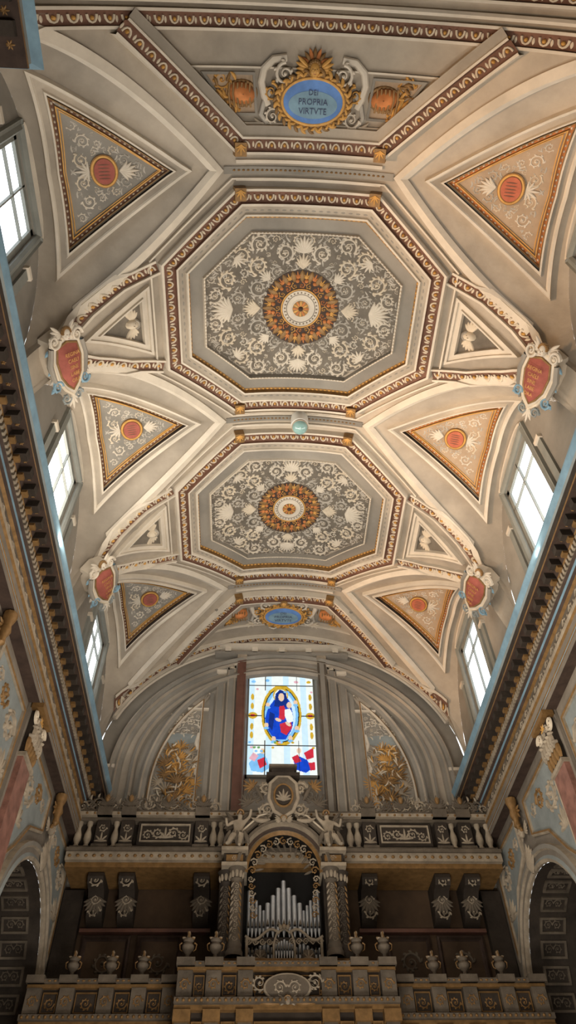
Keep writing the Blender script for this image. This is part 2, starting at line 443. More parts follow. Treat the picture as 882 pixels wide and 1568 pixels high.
for c,sg in ((C0,1),(C0+3*PER,-1)):
    y0=.066 if sg>0 else 1.094
    pth=[(.228,y0),(.096,c+sg*.165),(-.096,c+sg*.165),(-.228,y0)]
    s2=sg
    prof=[(s2*o,h) for o,h in FPROF[:9]]+[(s2*.0325,.011),(s2*.033,0)]
    b.mould(pth,prof,[PW,PW,BR,BR,BR,PW,PW,PL,PL,PW])
    b.along(pth,s2*.0105,.0165,flower(b,.0075,RL,GO,.0092))
b.make('trim_3')

# cherub head reliefs in little triangles
for c in (C0+PER,C0+2*PER):
    for sx in (-1,1):
        b=Bd(Tv); x=sx*.234
        b.dome(x,c,.008,.007,.009,RL,h0=.001,seg=10)
        b.dome(x+sx*.001,c,.0017,.0014,.0108,RL,h0=.001)
        for sy in (-1,1):
            b.dome(x-sx*.0012,c+sy*.003,.0009,.0011,.0092,PD,h0=.001)
            for k in range(5):
                d=pi/2*sy; an=d-(-sy if sx>0 else sy)*(-.5+k*.28)
                b.leaf(x,c+sy*.005,an,.021-.002*k,.0022,RL,h0=.001,hs=.9)
        for k in range(7):
            th=(pi if sx>0 else 0)+(-.9+.3*k); b.dome(x+.007*cos(th),c+.0065*sin(th),.0024,.0024,.007,RG,h0=.001,seg=6)
        b.make('cherub_head_relief')

# lunette panels
for r in RINGS:
    for sx in (-1,1):
        b=Bd(Tv)
        def tri(x0,x1,hw):
            p=[(sx*x0,r),(sx*x1,r-hw),(sx*(x1+.005),r),(sx*x1,r+hw)]
            return p if sx>0 else p[::-1]
        def fill(p,n=6): return [(u[0]+(v[0]-u[0])*j/n,u[1]+(v[1]-u[1])*j/n) for u,v in zip(p,p[1:]+p[:1]) for j in range(n)]
        b.mould(tri(.150,.316,.116),[(0,0),(0,.008),(.003,.008),(.005,.006),(.011,.006),(.0115,.010),(.0135,.010),(.014,.001)],[PW,PW,PW,PL,PW,PW,DB],closed=True)
        T2=tri(.178,.303,.086)
        b.plate(fill(T2),PG if sx<0 else WP,h=.0012,rings=5)  # right panels painted warmer: glow of reflected sunlight put into the colour
        b.mould(T2,[(0,.001),(0,.0055),(.0012,.0055),(.0012,.0018),(.0052,.0018),(.0055,.005),(.0068,.005),(.0068,.001)],[GD,GD,GD,OR if sx>0 else BR,GD,GO,GO],closed=True)  # right border orange instead of brown, carrying the same painted glow
        b.along(T2,.0032,.0065,bead(b,.0018,RL,.0018),closed=True)
        T3=tri(.190,.295,.070)
        b.mould(T3,[(0,.001),(0,.003),(.0012,.003),(.0012,.001)],GO,closed=True)
        mx=.256
        b.plate(ellp(sx*mx,r,.0165,.0195,28),GD,h=.004,rings=2,edge=.003)
        b.plate(ellp(sx*mx,r,.0120,.0150,28),RE if sx<0 else RO,h=.0055,rings=2,edge=.002)  # right oval is a brighter, warm-lit copy of the left red
        b.ridge(ellp(sx*mx,r,.0142,.0172,28),.0016,GO,h0=.004,closed=True)
        for k in range(5):
            yy=-.008+k*.004; b.leaf(sx*mx-.007,r+yy,0,.014,.0007,BR,h0=.0055)
        def insl(x,y,rr):
            hw=(x-.196)*.066/.098
            return y>rr*.9 and (hw-y)*.83>rr and x<.292-rr and sqrt(((x-mx)/.0170)**2+(y/.020)**2)>1+rr/.018
        b.packed(insl,(.19,.293,0,.072),(.0095,.0075,.006,.005,.004,.0032,.0026),[(sx,1,0,r),(sx,-1,0,r)],(PW,RL,RG),seed=3,tries=300,filler=120,fs=.008)
        b.palm(sx*(mx-.018),r,pi if sx>0 else 0,.024,7,PW,spread=.6,h0=.002)
        b.palm(sx*(mx+.017),r,0 if sx>0 else pi,.018,7,PW,spread=1.2,h0=.002)
        b.make('oval_lunette_panel')

# central cartouche over half octagons
def cherub(b,a,c,h,s,m,wing=True,up=1):
    b.ell(a,c,h+s*.5,s*.8,s,s*.75,m)
    b.ell(a,c-.1*s*up,h+s*1.25,s*.14,s*.22,s*.22,m,seg=6,rings=4)
    for q in (-1,1):
        b.ell(a+q*s*.3,c+.1*s*up,h+s*1.12,s*.13,s*.09,s*.1,GD,seg=6,rings=4)
        b.ell(a+q*s*.42,c-.25*s*up,h+s*1.0,s*.25,s*.25,s*.18,m,seg=6,rings=4)
        if wing:
            for k in range(5): b.leaf(a+q*s*.7,c,(0 if q>0 else pi)+q*up*(.7-.35*k),s*(2.4-.2*k),s*.28,m,h0=h,hs=.9)
    b.ell(a,c-.5*s*up,h+s*1.08,s*.22,s*.06,s*.1,RE,seg=6,rings=4)
    for k in range(9):
        th=pi*(k/8); b.ell(a+s*.8*cos(th),c+s*up*(.25+.75*sin(th)),h+s*.6,s*.28,s*.28,s*.4,GD if m!=RL else RG,seg=6,rings=4)
for c,sg in ((C0,1),(C0+3*PER,-1)):
    b=Bd(Tv); cy=c+sg*.105
    b.T=lambda a,q,h,cy=cy:Tv(a,cy-q,h)
    # sunk ground with a fine border behind the whole group
    gr=[(-.150,.034),(-.098,-.027),(.098,-.027),(.150,.034)]
    if sg<0: gr=[(-.098,.027),(-.150,-.034),(.150,-.034),(.098,.027)]
    b.mould(gr,[(0,0),(0,.004),(.002,.004),(.002,0)],PW,closed=True)
    b.plate(ellp(0,0,.046,.030,36),GD,h=.012,rings=2,edge=.012)
    b.plate(ellp(0,0,.038,.024,36),BL,h=.0135,rings=3,edge=.003)
    b.plate(ellp(0,-.003,.031,.015,36),BP,h=.0138,rings=2)
    b.ridge(ellp(0,0,.039,.0250,36),.002,GO,h0=.0125,closed=True)
    b.text('DEI',0,.010,.0148,.0085,BT); b.text('PROPRIA',0,.000,.0148,.0095,BT); b.text('VIRTVTE',0,-.010,.0148,.0095,BT)
    for k in range(30):
        th=2*pi*k/30
        b.leaf(.042*cos(th),.027*sin(th),th+.5,.012,.0022,GO if k%2 else GD,h0=.012,curl=1,hs=.9)
        b.leaf(.042*cos(th),.027*sin(th),th-.7,.008,.0016,GO,h0=.013,curl=-1,hs=.9)
    for q in (-1,1):
        b.spiral(q*.036,.028,.012,pi/2,-q,PW,turns=1.5,leaves=6,h0=.010,w=.0022)
        b.spiral(q*.052,.008,.010,pi/2,q,GO,turns=1.5,leaves=7,h0=.006,w=.0016)
        b.spiral(q*.050,-.018,.010,0,-q,PW,turns=1.5,leaves=7,h0=.006,w=.0016)
        b.spiral(q*.020,-.032,.009,0,q,PW,turns=1.5,leaves=5,h0=.008,w=.0016)
        b.ridge([(q*.034,.044),(q*.050,.042),(q*.061,.032),(q*.064,.018),(q*.060,.004),(q*.055,-.006)],.0045,PW,h0=.004,taper=False)
        b.ridge([(q*.052,.010),(q*.060,-.002),(q*.064,-.016),(q*.056,-.026)],.0032,RG,h0=.004,taper=False)
        bd=[(q*.068,-.018),(q*.102,-.018),(q*.136,.028),(q*.072,.028)]
        b.plate(bd if q>0 else bd[::-1],WP,h=.0016,rings=3)
        b.mould(bd if q>0 else bd[::-1],[(0,0),(0,.004),(.003,.004),(.003,.001)],PG,closed=True)
        b.dome(q*.088,.006,.017,.012,.012,OR,h0=.002,rot=q*.25,seg=14)
        for k in range(6): b.ridge([(q*(.078+k*.005),-.008),(q*(.080+k*.005),.006),(q*(.079+k*.005),.018)],.0012,GD,h0=.011,taper=False)
        b.ridge(ellp(q*.088,.006,.018,.013,20),.002,GD,h0=.002,closed=True)
        b.palm(q*.104,-.004,-q*.5 if q>0 else pi+.5,.026,9,GO,spread=1.4,h0=.003)
        b.spiral(q*.112,.020,.010,0,q,GO,turns=1.4,leaves=8,h0=.002)
        b.spiral(q*.100,-.014,.009,0,-q,GO,turns=1.4,leaves=8,h0=.002)
        b.spiral(q*.116,.004,.008,0,q,GD,turns=1.4,leaves=8,h0=.003)
        for k in range(18): b.leaf(q*random.uniform(.094,.124),random.uniform(-.018,.026),random.uniform(0,6.3),.011,.0018,GO if k%2 else GD,h0=.004,curl=1,hs=1)
        b.palm(q*.062,-.026,-pi/2+q*.6,.018,5,RL,h0=.002)
    b.ell(0,-.034,.006,.007,.006,.006,OR)
    b.palm(0,-.030,-pi/2,.012,5,GO,h0=.004)
    cherub(b,0,.034,.009,.0085,GO)
    for k in range(9): b.leaf(0,.036,pi/2+(k-4)*.36,.020,.0025,OR if k%2 else GD,h0=.005,hs=.8)
    b.make('oval_inscription_cartouche')

# pier shields
def shield(sx,c):
    N=Vector((-sx*.80,0,-.60)); V=Vector((-sx*.60,0,.80))
    o=Vector((sx*.297,c,.800))
    k0=.94
    U2=-sx*V*k0*.86; V2=Vector((0,-1,0))*k0
    b=Bd(Tframe(o,U2,V2,N*k0))
    bd=[(-.018,.026),(0,.031),(.018,.026),(.022,.008),(.018,-.014),(.009,-.028),(0,-.036),(-.009,-.028),(-.018,-.014),(-.022,.008)]
    big=[(x*1.28,y*1.22) for x,y in bd]
    b.plate(big,PW,h=.010,rings=3,edge=.03)
    b.ridge(big,.0032,RL,h0=.008,closed=True)
    rows=[]
    for k in range(6):
        t=1-k/5*.99; rows.append([(x*t,y*t,.011+.008*(1-t*t)) for x,y in bd])
    b.grid(rows,RE,cu=True)
    b.ridge(bd,.0018,GD,h0=.011,closed=True)
    for k in range(5): b.text(['REGINA','CAELI','SINE','LABE','ORA'][k],0,.017-k*.009,.0198,.0075,GO)
    for q in (-1,1):
        b.spiral(q*.021,.036,.010,0,q,PW,turns=1.5,leaves=5,h0=.010,w=.0028)
        b.spiral(q*.026,-.026,.009,0,-q,BP,turns=1.5,leaves=6,h0=.008,w=.0024)
        b.spiral(q*.012,-.048,.008,0,q,BQ,turns=1.5,leaves=6,h0=.006,w=.002)
        b.tube([(q*.028,.028,.010),(q*.033,.006,.008),(q*.030,-.012,.008),(q*.022,-.036,.006)],[.004,.0048,.004,.002],PG)
        for k in range(5): b.leaf(q*.027,.026-.013*k,(0 if q>0 else pi)-q*.6,.013,.0026,RG if k%2 else BP,h0=.006,hs=.9)
    b.palm(0,-.044,-pi/2,.024,5,PW,h0=.006,spread=.6)
    cherub(b,0,.042,.008,.0085,PW)
    b.make('shield_cartouche')
for c in (C0+PER,C0+2*PER):
    for sx in (-1,1): shield(sx,c)

# ---------------------------------------------------------------- side walls
ARC_R=.128; ARC_S=.318
WZ0,WZ1,WHW,WO=.735,.890,.056,.006
RV=.006
def arch_top(y):
    for r in RINGS:
        d=abs(y-r)
        if d<=ARC_R+1e-6: return ARC_S+sqrt(max(0,ARC_R**2-d*d))
    return None
for sx,nm in ((-1,'left'),(1,'right')):
    b=Bd(Tside(sx))
    e=[-.45,0]+[D*i/150 for i in range(151)]
    for r in RINGS: e+= [r+WO-WHW,r+WO+WHW,r-ARC_R,r+ARC_R,r-LW,r+LW]+[r+ARC_R*cos(pi*i/24) for i in range(25)]
    e=sorted(set(round(v,5) for v in e)); e=[v for i,v in enumerate(e) if v<=D+1e-5]
    def top(y):
        t=tl(y); return ZS if t is None else zarch(t)
    for y0,y1 in zip(e[:-1],e[1:]):
        ym=(y0+y1)/2; a0=arch_top(y0); a1=arch_top(y1)
        inarch=arch_top(ym) is not None
        z0,z1=(((a0 or ARC_S),(a1 or ARC_S)) if inarch else (-.0889,-.0889))
        win=any(abs(ym-r-WO)<WHW for r in RINGS)
        b.poly([(y0,z0,0),(y1,z1,0),(y1,.60,0),(y0,.60,0)],BG)
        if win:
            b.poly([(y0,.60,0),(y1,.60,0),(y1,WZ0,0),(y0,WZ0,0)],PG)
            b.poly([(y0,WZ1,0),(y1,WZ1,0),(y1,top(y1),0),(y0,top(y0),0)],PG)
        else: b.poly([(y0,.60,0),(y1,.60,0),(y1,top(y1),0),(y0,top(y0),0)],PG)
    for r in RINGS:
        w0=r+WO-WHW; w1=r+WO+WHW
        for q in (w0,w1): b.poly([(q,WZ0,0),(q,WZ1,0),(q,WZ1,-RV),(q,WZ0,-RV)],PG)
        for q in (WZ0,WZ1): b.poly([(w0,q,0),(w1,q,0),(w1,q,-RV),(w0,q,-RV)],PG)
        pts=[(r+ARC_R*cos(pi*i/24),ARC_S+ARC_R*sin(pi*i/24)) for i in range(25)]
        pts=[(r+ARC_R,-.0889)]+pts+[(r-ARC_R,-.0889)]
        b.grid([[(p[0],p[1],0) for p in pts],[(p[0],p[1],-.07) for p in pts]],SD)
    b.make('wall_'+nm,ang=20)
    b=Bd(Tside(sx))
    for r in RINGS:
        ap=[(r+ARC_R*cos(pi*i/28),ARC_S+ARC_R*sin(pi*i/28)) for i in range(29)]
        ap=[(r+ARC_R,.1)]+ap+[(r-ARC_R,.1)]
        b.mould(ap,[(0,0),(0,.004),(-.004,.006),(-.008,.004),(-.014,.004),(-.016,.007),(-.021,.007),(-.022,0)],[SL,SL,BQ,BG,SL,PG,SL],sub=.05)
        for q in range(13):
            th=pi*(q+.5)/13
            U=Vector((1,0,0)); V=Vector((0,-sin(th),cos(th))); Nn=Vector((0,-cos(th),-sin(th)))
            b.T=Tframe((sx*(A+.033),r+ARC_R*cos(th),ARC_S+ARC_R*sin(th)),U,V,Nn)
            b.mould([(-.018,-.011),(.018,-.011),(.018,.011),(-.018,.011)],[(0,0),(0,.003),(.003,.003),(.003,.0005)],ST,closed=True)
            b.spiral(-.006,0,.006,0,1,ST,leaves=6); b.spiral(.006,0,.006,pi,-1,ST,leaves=6)
        b.T=Tside(sx)
        b.lathe(r,.010,[(.0,.505),(.005,.510),(.004,.518),(.007,.526),(.005,.535),(.008,.545),(.008,.551)],GD,seg=10)
        b.palm(r,.535,-pi/2,.022,7,GD,h0=.006,spread=1.3)
        cherub(b,r,.50,.004,.007,SL)
        b.palm(r,.445,pi/2,.04,7,SL,h0=.006,spread=.5)
        for q in (-1,1):
            sp=[(r+q*.145,.40),(r+q*.145,.53),(r+q*.03,.53),(r+q*.03,.485),(r+q*.085,.462),(r+q*.122,.42)]
            if q<0: sp=sp[::-1]
            b.plate(sp,BQ,h=.001,rings=2,ctr=(r+q*.120,.49))
            b.mould(sp,[(0,0),(0,.004),(-.0025,.005),(-.005,.003),(-.005,0)],[SL,GD,SL,SL],closed=True)
            b.spiral(r+q*.120,.49,.018,0,q,SL,turns=1.6,leaves=9,h0=.001)
            b.spiral(r+q*.080,.505,.013,0,-q,GD,turns=1.6,leaves=9,h0=.001)
            b.spiral(r+q*.050,.508,.009,0,q,SL,turns=1.6,leaves=7,h0=.001)
            b.palm(r+q*.132,.44,pi/2,.03,7,SL,h0=.001)
        rw=r+WO
        wp=[(rw-WHW,WZ0),(rw-WHW,WZ1),(rw+WHW,WZ1),(rw+WHW,WZ0)]
        b.mould(wp,[(0,0),(0,.003),(.003,.006),(.007,.003),(.010,.003),(.012,.005),(.013,0)],WF,closed=False,sub=.1)
        for q in (-1,1):
            b.box(rw+q*.082-.006,rw+q*.082+.006,.70,.825,0,.004,WF)
            b.box(rw+q*.082-.008,rw+q*.082+.008,.825,.832,0,.007,PW)
        hd=[(rw+.062*cos(pi*i/16),.900+.014*sin(pi*i/16)) for i in range(17)]
        b.mould(hd,[(0,0),(0,.005),(-.003,.006),(-.005,.004),(-.005,0)],PW,sub=.1)
        b.dome(rw,.905,.010,.003,.004,RL)
    b.make('trim_arcade_'+nm)
    prof=[(0,.553),(.014,.553),(.014,.560),(.0150,.5605),(.0150,.562),(.016,.563),(.016,.571),(.0185,.573),(.0185,.579),(.0125,.580),(.0125,.598),(.016,.600),(.018,.604),(.018,.609),(.021,.611),(.021,.620),(.023,.623),(.0245,.632),(.0400,.632),(.0400,.635),(.0385,.635),(.0385,.648),(.0405,.650),(.0430,.659),(.0430,.662),(0,.664)]
    pm=[DB,BG,GD,BP,GD,BG,GD,SL,GD,ST,GD,DB,BP,DB,ST,GD,DB,DB,GD,DB,SD,BQ,BP,BP,PG,PG]
    b=Bd(Tside(sx))
    for i in range(len(prof)-1):
        rows=[[(y,z,d) for y in (-.45,.0,.2,.4,.6,.8,1.0,D)] for d,z in (prof[i],prof[i+1])]
        b.grid(rows,pm[i])
    y=.0
    while y<D-.03:
        b.box(y,y+.010,.622,.632,.024,.037,SD)
        b.box(y+.001,y+.009,.618,.623,.024,.030,GD)
        b.T=Tframe((sx*(A-.030),y+.0165,.632),Vector((1,0,0)),Vector((0,1,0)),Vector((0,0,-1)))
        b.palm(0,0,0,.0035,7,GD,spread=pi*.86,wd=.0007); b.dome(0,0,.0015,.0015,.003,GD,seg=6)
        b.T=Tside(sx)
        y+=.023
    y=.0
    while y<D-.01:
        b.box(y,y+.004,.6120,.6190,.021,.0235,SL); y+=.0075
    y=.02
    while y<D-.05:
        b.spiral(y,.589,.006,0,1,SL,turns=1.4,leaves=5,h0=.0125); b.leaf(y+.008,.584,.6,.012,.002,SL,h0=.0125,curl=.8); y+=.026
    b.make('trim_cornice_'+nm)
    b=Bd(Tside(sx))
    pr=[(.06,.60),(.075,.615),(.075,.622),(.080,.632),(.098,.632),(.098,.636),(.096,.636),(.096,.650),(.102,.662),(.0,.664)]
    for i in range(len(pr)-1):
        rows=[]
        for d,z in (pr[i],pr[i+1]):
            rows.append([(-.30,z,d),(.074-(.102-d)*.9,z,d),(.074-(.102-d)*.9,z,0.001)])
        b.grid(rows,[SD,ST,GD,DB,GD,SD,BQ,BP,PG][i])
    for k in range(11):
        y=-.17+k*.021
        if y<.05:
            b.box(y,y+.010,.625,.632,.080,.094,SD)
            b.T=Tframe((sx*(A-.087),y+.0155,.632),Vector((1,0,0)),Vector((0,1,0)),Vector((0,0,-1)))
            b.palm(0,0,0,.0045,7,GD,spread=pi*.86,wd=.0007); b.T=Tside(sx)
    b.box(-.30,.01,-.0889,.60,0.001,.06,PG)
    b.make('crossing_pier')
    for c in (C0+PER,C0+2*PER):
        b=Bd(Tside(sx)); hw=.020
        b.box(c-hw-.006,c+hw+.006,-.0889,.553,0.0005,.005,BG)
        b.box(c-hw,c+hw,-.06,.485,.005,.012,MR)
        b.box(c-hw-.004,c+hw+.004,-.0889,-.06,.001,.018,SL)
        b.box(c-hw-.002,c+hw+.002,.482,.487,.004,.015,SL)
        b.box(c-hw-.006,c+hw+.006,.546,.553,.004,.020,GD)
        b.box(c-hw+.001,c+hw-.001,.487,.546,.005,.013,SD)
        for row,(z,L) in enumerate(((.488,.022),(.503,.022))):
            for k in range(5):
                a=c-hw+(k+.5*(row%2))*hw*2/4.5
                b.leaf(a,z,pi/2,L,.0042,SL if row else GD,hs=1.0,h0=.012+.002*row)
                b.dome(a,z+L*.95,.0040,.003,.007,SL,h0=.012)
        for q in (-1,1):
            b.spiral(c+q*(hw+.001),.536,.009,0,q,RL,turns=1.6,leaves=0,h0=.013,w=.0022)
            b.spiral(c+q*.006,.537,.006,0,-q,SL,turns=1.6,leaves=0,h0=.013,w=.0016)
        b.palm(c,.538,pi/2,.012,5,GO,h0=.015)
        b.make('corinthian_pilaster')
for sx,nm in ((-1,'left'),(1,'right')):
    b=Bd(); x0=sx*(A+.07); x1=sx*(A+.26)
    b.poly([(x1,-.45,-.0889),(x1,D,-.0889),(x1,D,.50),(x1,-.45,.50)],ST)
    b.poly([(x0,-.45,.48),(x0,D,.48),(x1,D,.50),(x1,-.45,.50)],SD)
    b.poly([(x0,D,-.0889),(x1,D,-.0889),(x1,D,.5),(x0,D,.5)],SD)
    b.T=Tside(sx,-.26)
    for r in RINGS:
        b.mould([(r-.09,0),(r+.09,0),(r+.09,.36),(r-.09,.36)],[(0,0),(0,.01),(.012,.012),(.014,0)],SL,closed=True,sub=.1)
    b.make('wall_aisle_'+nm)
b=Bd(); b.poly([(-.65,-.45,-.0889),(.65,-.45,-.0889),(.65,D+.05,-.0889),(-.65,D+.05,-.0889)],FL); b.make('floor',smooth=False)
b=Bd(); b.poly([(-.60,-.45,-.0889),(.60,-.45,-.0889),(.60,-.45,1.02),(-.60,-.45,1.02)],PG); b.make('wall_back',smooth=False)

# ---------------------------------------------------------------- side windows
wn=2
for sx in (-1,1):
    for r0 in RINGS:
        r=r0+WO
        b=Bd(Tside(sx,-RV+.001))
        b.poly([(r-WHW,WZ0,0),(r+WHW,WZ0,0),(r+WHW,WZ1,0),(r-WHW,WZ1,0)],g_clear)
        for a0,a1,c0,c1 in ((r-WHW,r-WHW+.007,WZ0,WZ1),(r+WHW-.007,r+WHW,WZ0,WZ1),(r-WHW,r+WHW,WZ1-.009,WZ1),(r-WHW,r+WHW,WZ0,WZ0+.006),(r-.0010,r+.0010,WZ0,WZ1),(r-WHW,r+WHW,.845,.8465)):
            b.box(a0,a1,c0,c1,-.001,.003,WF)
        b.make('window_%d'%wn,smooth=False); wn+=1

# ---------------------------------------------------------------- end wall
OW,OZ0,OZ1=.070,.64,.955
b=Bd(Twall(D))
xs=sorted(set([round(-A+2*A*i/80,5) for i in range(81)]+[-OW,OW]))
for x0,x1 in zip(xs[:-1],xs[1:]):
    if abs((x0+x1)/2)<OW:
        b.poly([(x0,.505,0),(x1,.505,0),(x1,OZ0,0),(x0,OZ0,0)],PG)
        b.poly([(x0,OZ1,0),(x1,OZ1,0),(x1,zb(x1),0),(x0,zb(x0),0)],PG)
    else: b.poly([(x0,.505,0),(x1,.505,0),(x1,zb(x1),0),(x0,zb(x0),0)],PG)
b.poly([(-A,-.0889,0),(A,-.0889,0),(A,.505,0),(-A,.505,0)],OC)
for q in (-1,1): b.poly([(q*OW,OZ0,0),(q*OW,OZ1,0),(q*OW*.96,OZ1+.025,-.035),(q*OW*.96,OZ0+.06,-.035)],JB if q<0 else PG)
b.poly([(-OW,OZ0,0),(OW,OZ0,0),(OW*.96,OZ0+.06,-.035),(-OW*.96,OZ0+.06,-.035)],PG)
b.poly([(-OW,OZ1,0),(OW,OZ1,0),(OW*.96,OZ1+.025,-.035),(-OW*.96,OZ1+.025,-.035)],PG)
b.make('wall_end',smooth=False)
b=Bd(Twall(D))
def arc(a,bb,zc0,zmin,n=60):
    pts=[(a*cos(pi*i/n),zc0+bb*sin(pi*i/n)) for i in range(n+1)]
    return [(pts[0][0],zmin)]+pts+[(pts[-1][0],zmin)]
b.mould(arc(.305,.262,.70,.60),[(0,0),(0,.014),(.004,.018),(.008,.012),(.012,.014),(.014,.008),(.020,.008),(.022,.004),(.034,.004),(.036,.012),(.041,.014),(.044,.008),(.046,0)],[PG,PW,PG,PG,PL,PG,PG,PL,PW,PG,PL,PG],sub=.05)
b.mould(arc(.250,.272,.665,.60),[(0,0),(0,.008),(.003,.010),(.006,.008),(.012,.006),(.014,0)],[PL,PG,PL,PG,PG],sub=.05)
for q in (-1,1):
    pan=[(q*.150,.60)]+[(q*(.234*cos(t)),.665+.248*sin(t)) for t in [.0+.92*i/12 for i in range(12,-1,-1)]]+[(q*.234,.60)]
    pan[1]=(q*.150,.665+.248*sin(math.acos(.150/.234)))
    if q<0: pan=pan[::-1]
    b.mould(pan,[(0,0),(0,.005),(-.002*1,.006),(-.004,.003),(-.004,0)],[PW,GD,PW,PW],closed=True,sub=.05)
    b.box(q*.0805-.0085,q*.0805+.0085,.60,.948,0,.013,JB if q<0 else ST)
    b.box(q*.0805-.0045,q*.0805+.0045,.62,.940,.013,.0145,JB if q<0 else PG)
    b.box(q*.0805-.0095,q*.0805+.0095,.948,.957,0,.017,SL)
    b.box(q*.100-.008,q*.100+.008,.60,.935,0,.008,PL)
    b.box(q*.100-.0045,q*.100+.0045,.61,.925,.008,.0095,PG)
    b.box(q*.100-.0095,q*.100+.0095,.935,.944,0,.012,PW)
    b.box(q*.120-.008,q*.120+.008,.60,.915,0,.005,PL)
    b.box(q*.120-.005,q*.120+.005,.61,.905,.005,.007,PG)
    b.box(q*.120-.010,q*.120+.010,.915,.923,0,.010,PW)
    b.box(q*.136-.004,q*.136+.004,.60,.87,0,.003,PG)
    b.palm(q*.100,.928,pi/2,.010,5,RL,h0=.008)
    for k in range(11):
        t=-.85+1.7*k/10; b.leaf(q*.158,.838,pi/2-q*.25+t*.95,.036,.0030,PL,h0=.001,hs=.9)
    b.ridge([(q*.158+.037*cos(pi/2-q*.25+t),.838+.037*sin(pi/2-q*.25+t)) for t in [(-.9+1.8*i/12) for i in range(13)]],.0018,RL,taper=False)
    b.box(q*.160-.020,q*.160+.020,.830,.834,0,.005,PW)
    b.packed(lambda x,y,r:abs(x-.184)<.030-r and abs(y-.800)<.026-r,(.15,.22,.77,.83),(.010,.008,.006,.0045,.0035,.0028),[(q,1,0,0)],(RL,RG,PW),seed=5,tries=120,filler=40)
    b.plate(ellp(q*.186,.768,.032,.012,20),BQ,h=.001,rings=2)
    pts=[(.186,.760,.022),(.172,.748,.020),(.200,.748,.020),(.186,.738,.026),(.166,.728,.022),(.207,.726,.022),(.186,.716,.028),(.172,.704,.024),(.202,.704,.024),(.160,.690,.020),(.214,.690,.020),(.186,.690,.030),(.172,.674,.026),(.202,.674,.026),(.186,.660,.028),(.164,.650,.022),(.210,.650,.022),(.186,.636,.026)]
    for i,(px,pz,L) in enumerate(pts):
        b.palm(q*px,pz-.012,pi/2-q*(px-.186)*30,L*1.2,9,(GO,SL,GD)[i%3],spread=1.15,wd=L*.06,h0=.0016*(i%3))
    for i in range(60):
        an=random.uniform(.2,2.9); b.leaf(q*random.uniform(.160,.212),random.uniform(.640,.750),an,.016,.0014,(GO,RL,GD)[i%3],curl=random.uniform(-1.5,1.5),h0=.004,hs=1.2)
    b.spiral(q*.154,.655,.008,0,q,RL,turns=1.5,leaves=6); b.spiral(q*.222,.650,.008,0,-q,RL,turns=1.5,leaves=6)
    for pz in (.78,.73): b.ridge([(q*.154,pz),(q*.158,pz-.02),(q*.153,pz-.035)],.0040,PW,taper=False)
    b.box(q*.315-.018,q*.315+.018,.60,.70,0,.012,PL)
    b.box(q*.315-.020,q*.315+.020,.70,.706,0,.016,PW)
b.box(-.136,.136,.957,.963,0,.020,PG); b.box(-.126,.126,.963,.973,0,.012,PL); b.box(-.140,.140,.973,.979,0,.026,PW)
for k in range(5):
    a=-.11+k*.055; b.box(a-.006,a+.006,.961,.973,.010,.020,PW)
cherub(b,0,.968,.014,.0045,RL)
b.make('trim_end_wall')

# stained glass window: mosaic of glass tesserae, one piece of glass per cell
b=Bd(Twall(D+.030))
def X(px): return (px-432)*.00128
def Z(py): return .842-(py-1103)*.00158
L_,R_,T_,Bm=381,483,1019,1184
shapes=[]
def gp(pts,m): shapes.append(('p',pts,m,min(p[0] for p in pts),max(p[0] for p in pts),min(p[1] for p in pts),max(p[1] for p in pts)))
def ge(cx,cy,rx,ry,m,rot=0): gp([(cx+rx*cos(t)*cos(rot)-ry*sin(t)*sin(rot),cy+rx*cos(t)*sin(rot)+ry*sin(t)*cos(rot)) for t in [2*pi*i/20 for i in range(20)]],m)
RX,RY=26,39
ge(432,1100,RX+5,RY+6,g_gold); ge(432,1100,RX+1.5,RY+1.5,LE); ge(432,1100,RX,RY,g_sky)
ge(432,1100,RX-4,RY-5,g_pale); ge(429,1107,21,29,g_blue)
gp([(416,1085),(426,1070),(438,1070),(446,1082),(450,1102),(446,1122),(438,1136),(424,1136),(410,1122),(407,1106),(411,1092)],g_blue)
ge(431,1071,12,12,g_gold); ge(431,1072,10,10,g_pale2)
gp([(421,1088),(423,1069),(430,1062),(439,1066),(442,1080),(439,1089),(426,1089)],g_dblue)
ge(432,1074,4.6,6.4,g_skin)
gp([(429,1088),(436,1087),(440,1098),(436,1108),(428,1107)],g_red)
gp([(429,1114),(446,1109),(448,1119),(439,1130),(431,1126)],g_red)
gp([(437,1093),(445,1091),(449,1098),(450,1110),(441,1113),(437,1102)],g_pale2)
gp([(414,1096),(422,1100),(418,1124),(412,1116)],g_dblue)
ge(444,1086,4.0,4.6,g_skin); ge(442,1114,5,2.3,g_skin,rot=.6); ge(427,1108,5,2.4,g_skin,rot=.3)
for (cx,cy) in ((411,1086),(409,1116),(454,1082),(455,1120),(420,1135),(445,1134)):
    ge(cx,cy,3.2,3.6,g_skin); ge(cx,cy+4,4,2,g_sky)
gp([(384,1168),(396,1156),(404,1154),(410,1162),(414,1174),(404,1180),(388,1178)],g_sky)
gp([(384,1162),(390,1154),(398,1158),(392,1166)],g_pink)
gp([(396,1164),(406,1160),(410,1170),(400,1175)],g_red); ge(404,1152,3.2,3.8,g_skin)
gp([(448,1162),(456,1158),(468,1163),(476,1174),(466,1180),(452,1176)],g_blue)
gp([(464,1154),(478,1147),(478,1160),(468,1163)],g_red); gp([(446,1160),(455,1156),(460,1165),(451,1168)],g_red); ge(457,1151,3.2,3.8,g_skin)
gp([(470,1167),(480,1166),(480,1176),(473,1177)],g_red)
for cx,cy,m in ((393,1040,g_pink),(404,1036,g_skin),(420,1033,g_sky),(446,1034,g_pink),(462,1040,g_skin),(472,1036,g_sky),(410,1048,g_sky),(456,1050,g_pink),(388,1050,g_sky),(476,1050,g_gold)): ge(cx,cy,3.5,2.2,m)
for cx in (387,477):
    for cy in (1074,1088,1118,1130): ge(cx,cy,2.5,5,g_gold)
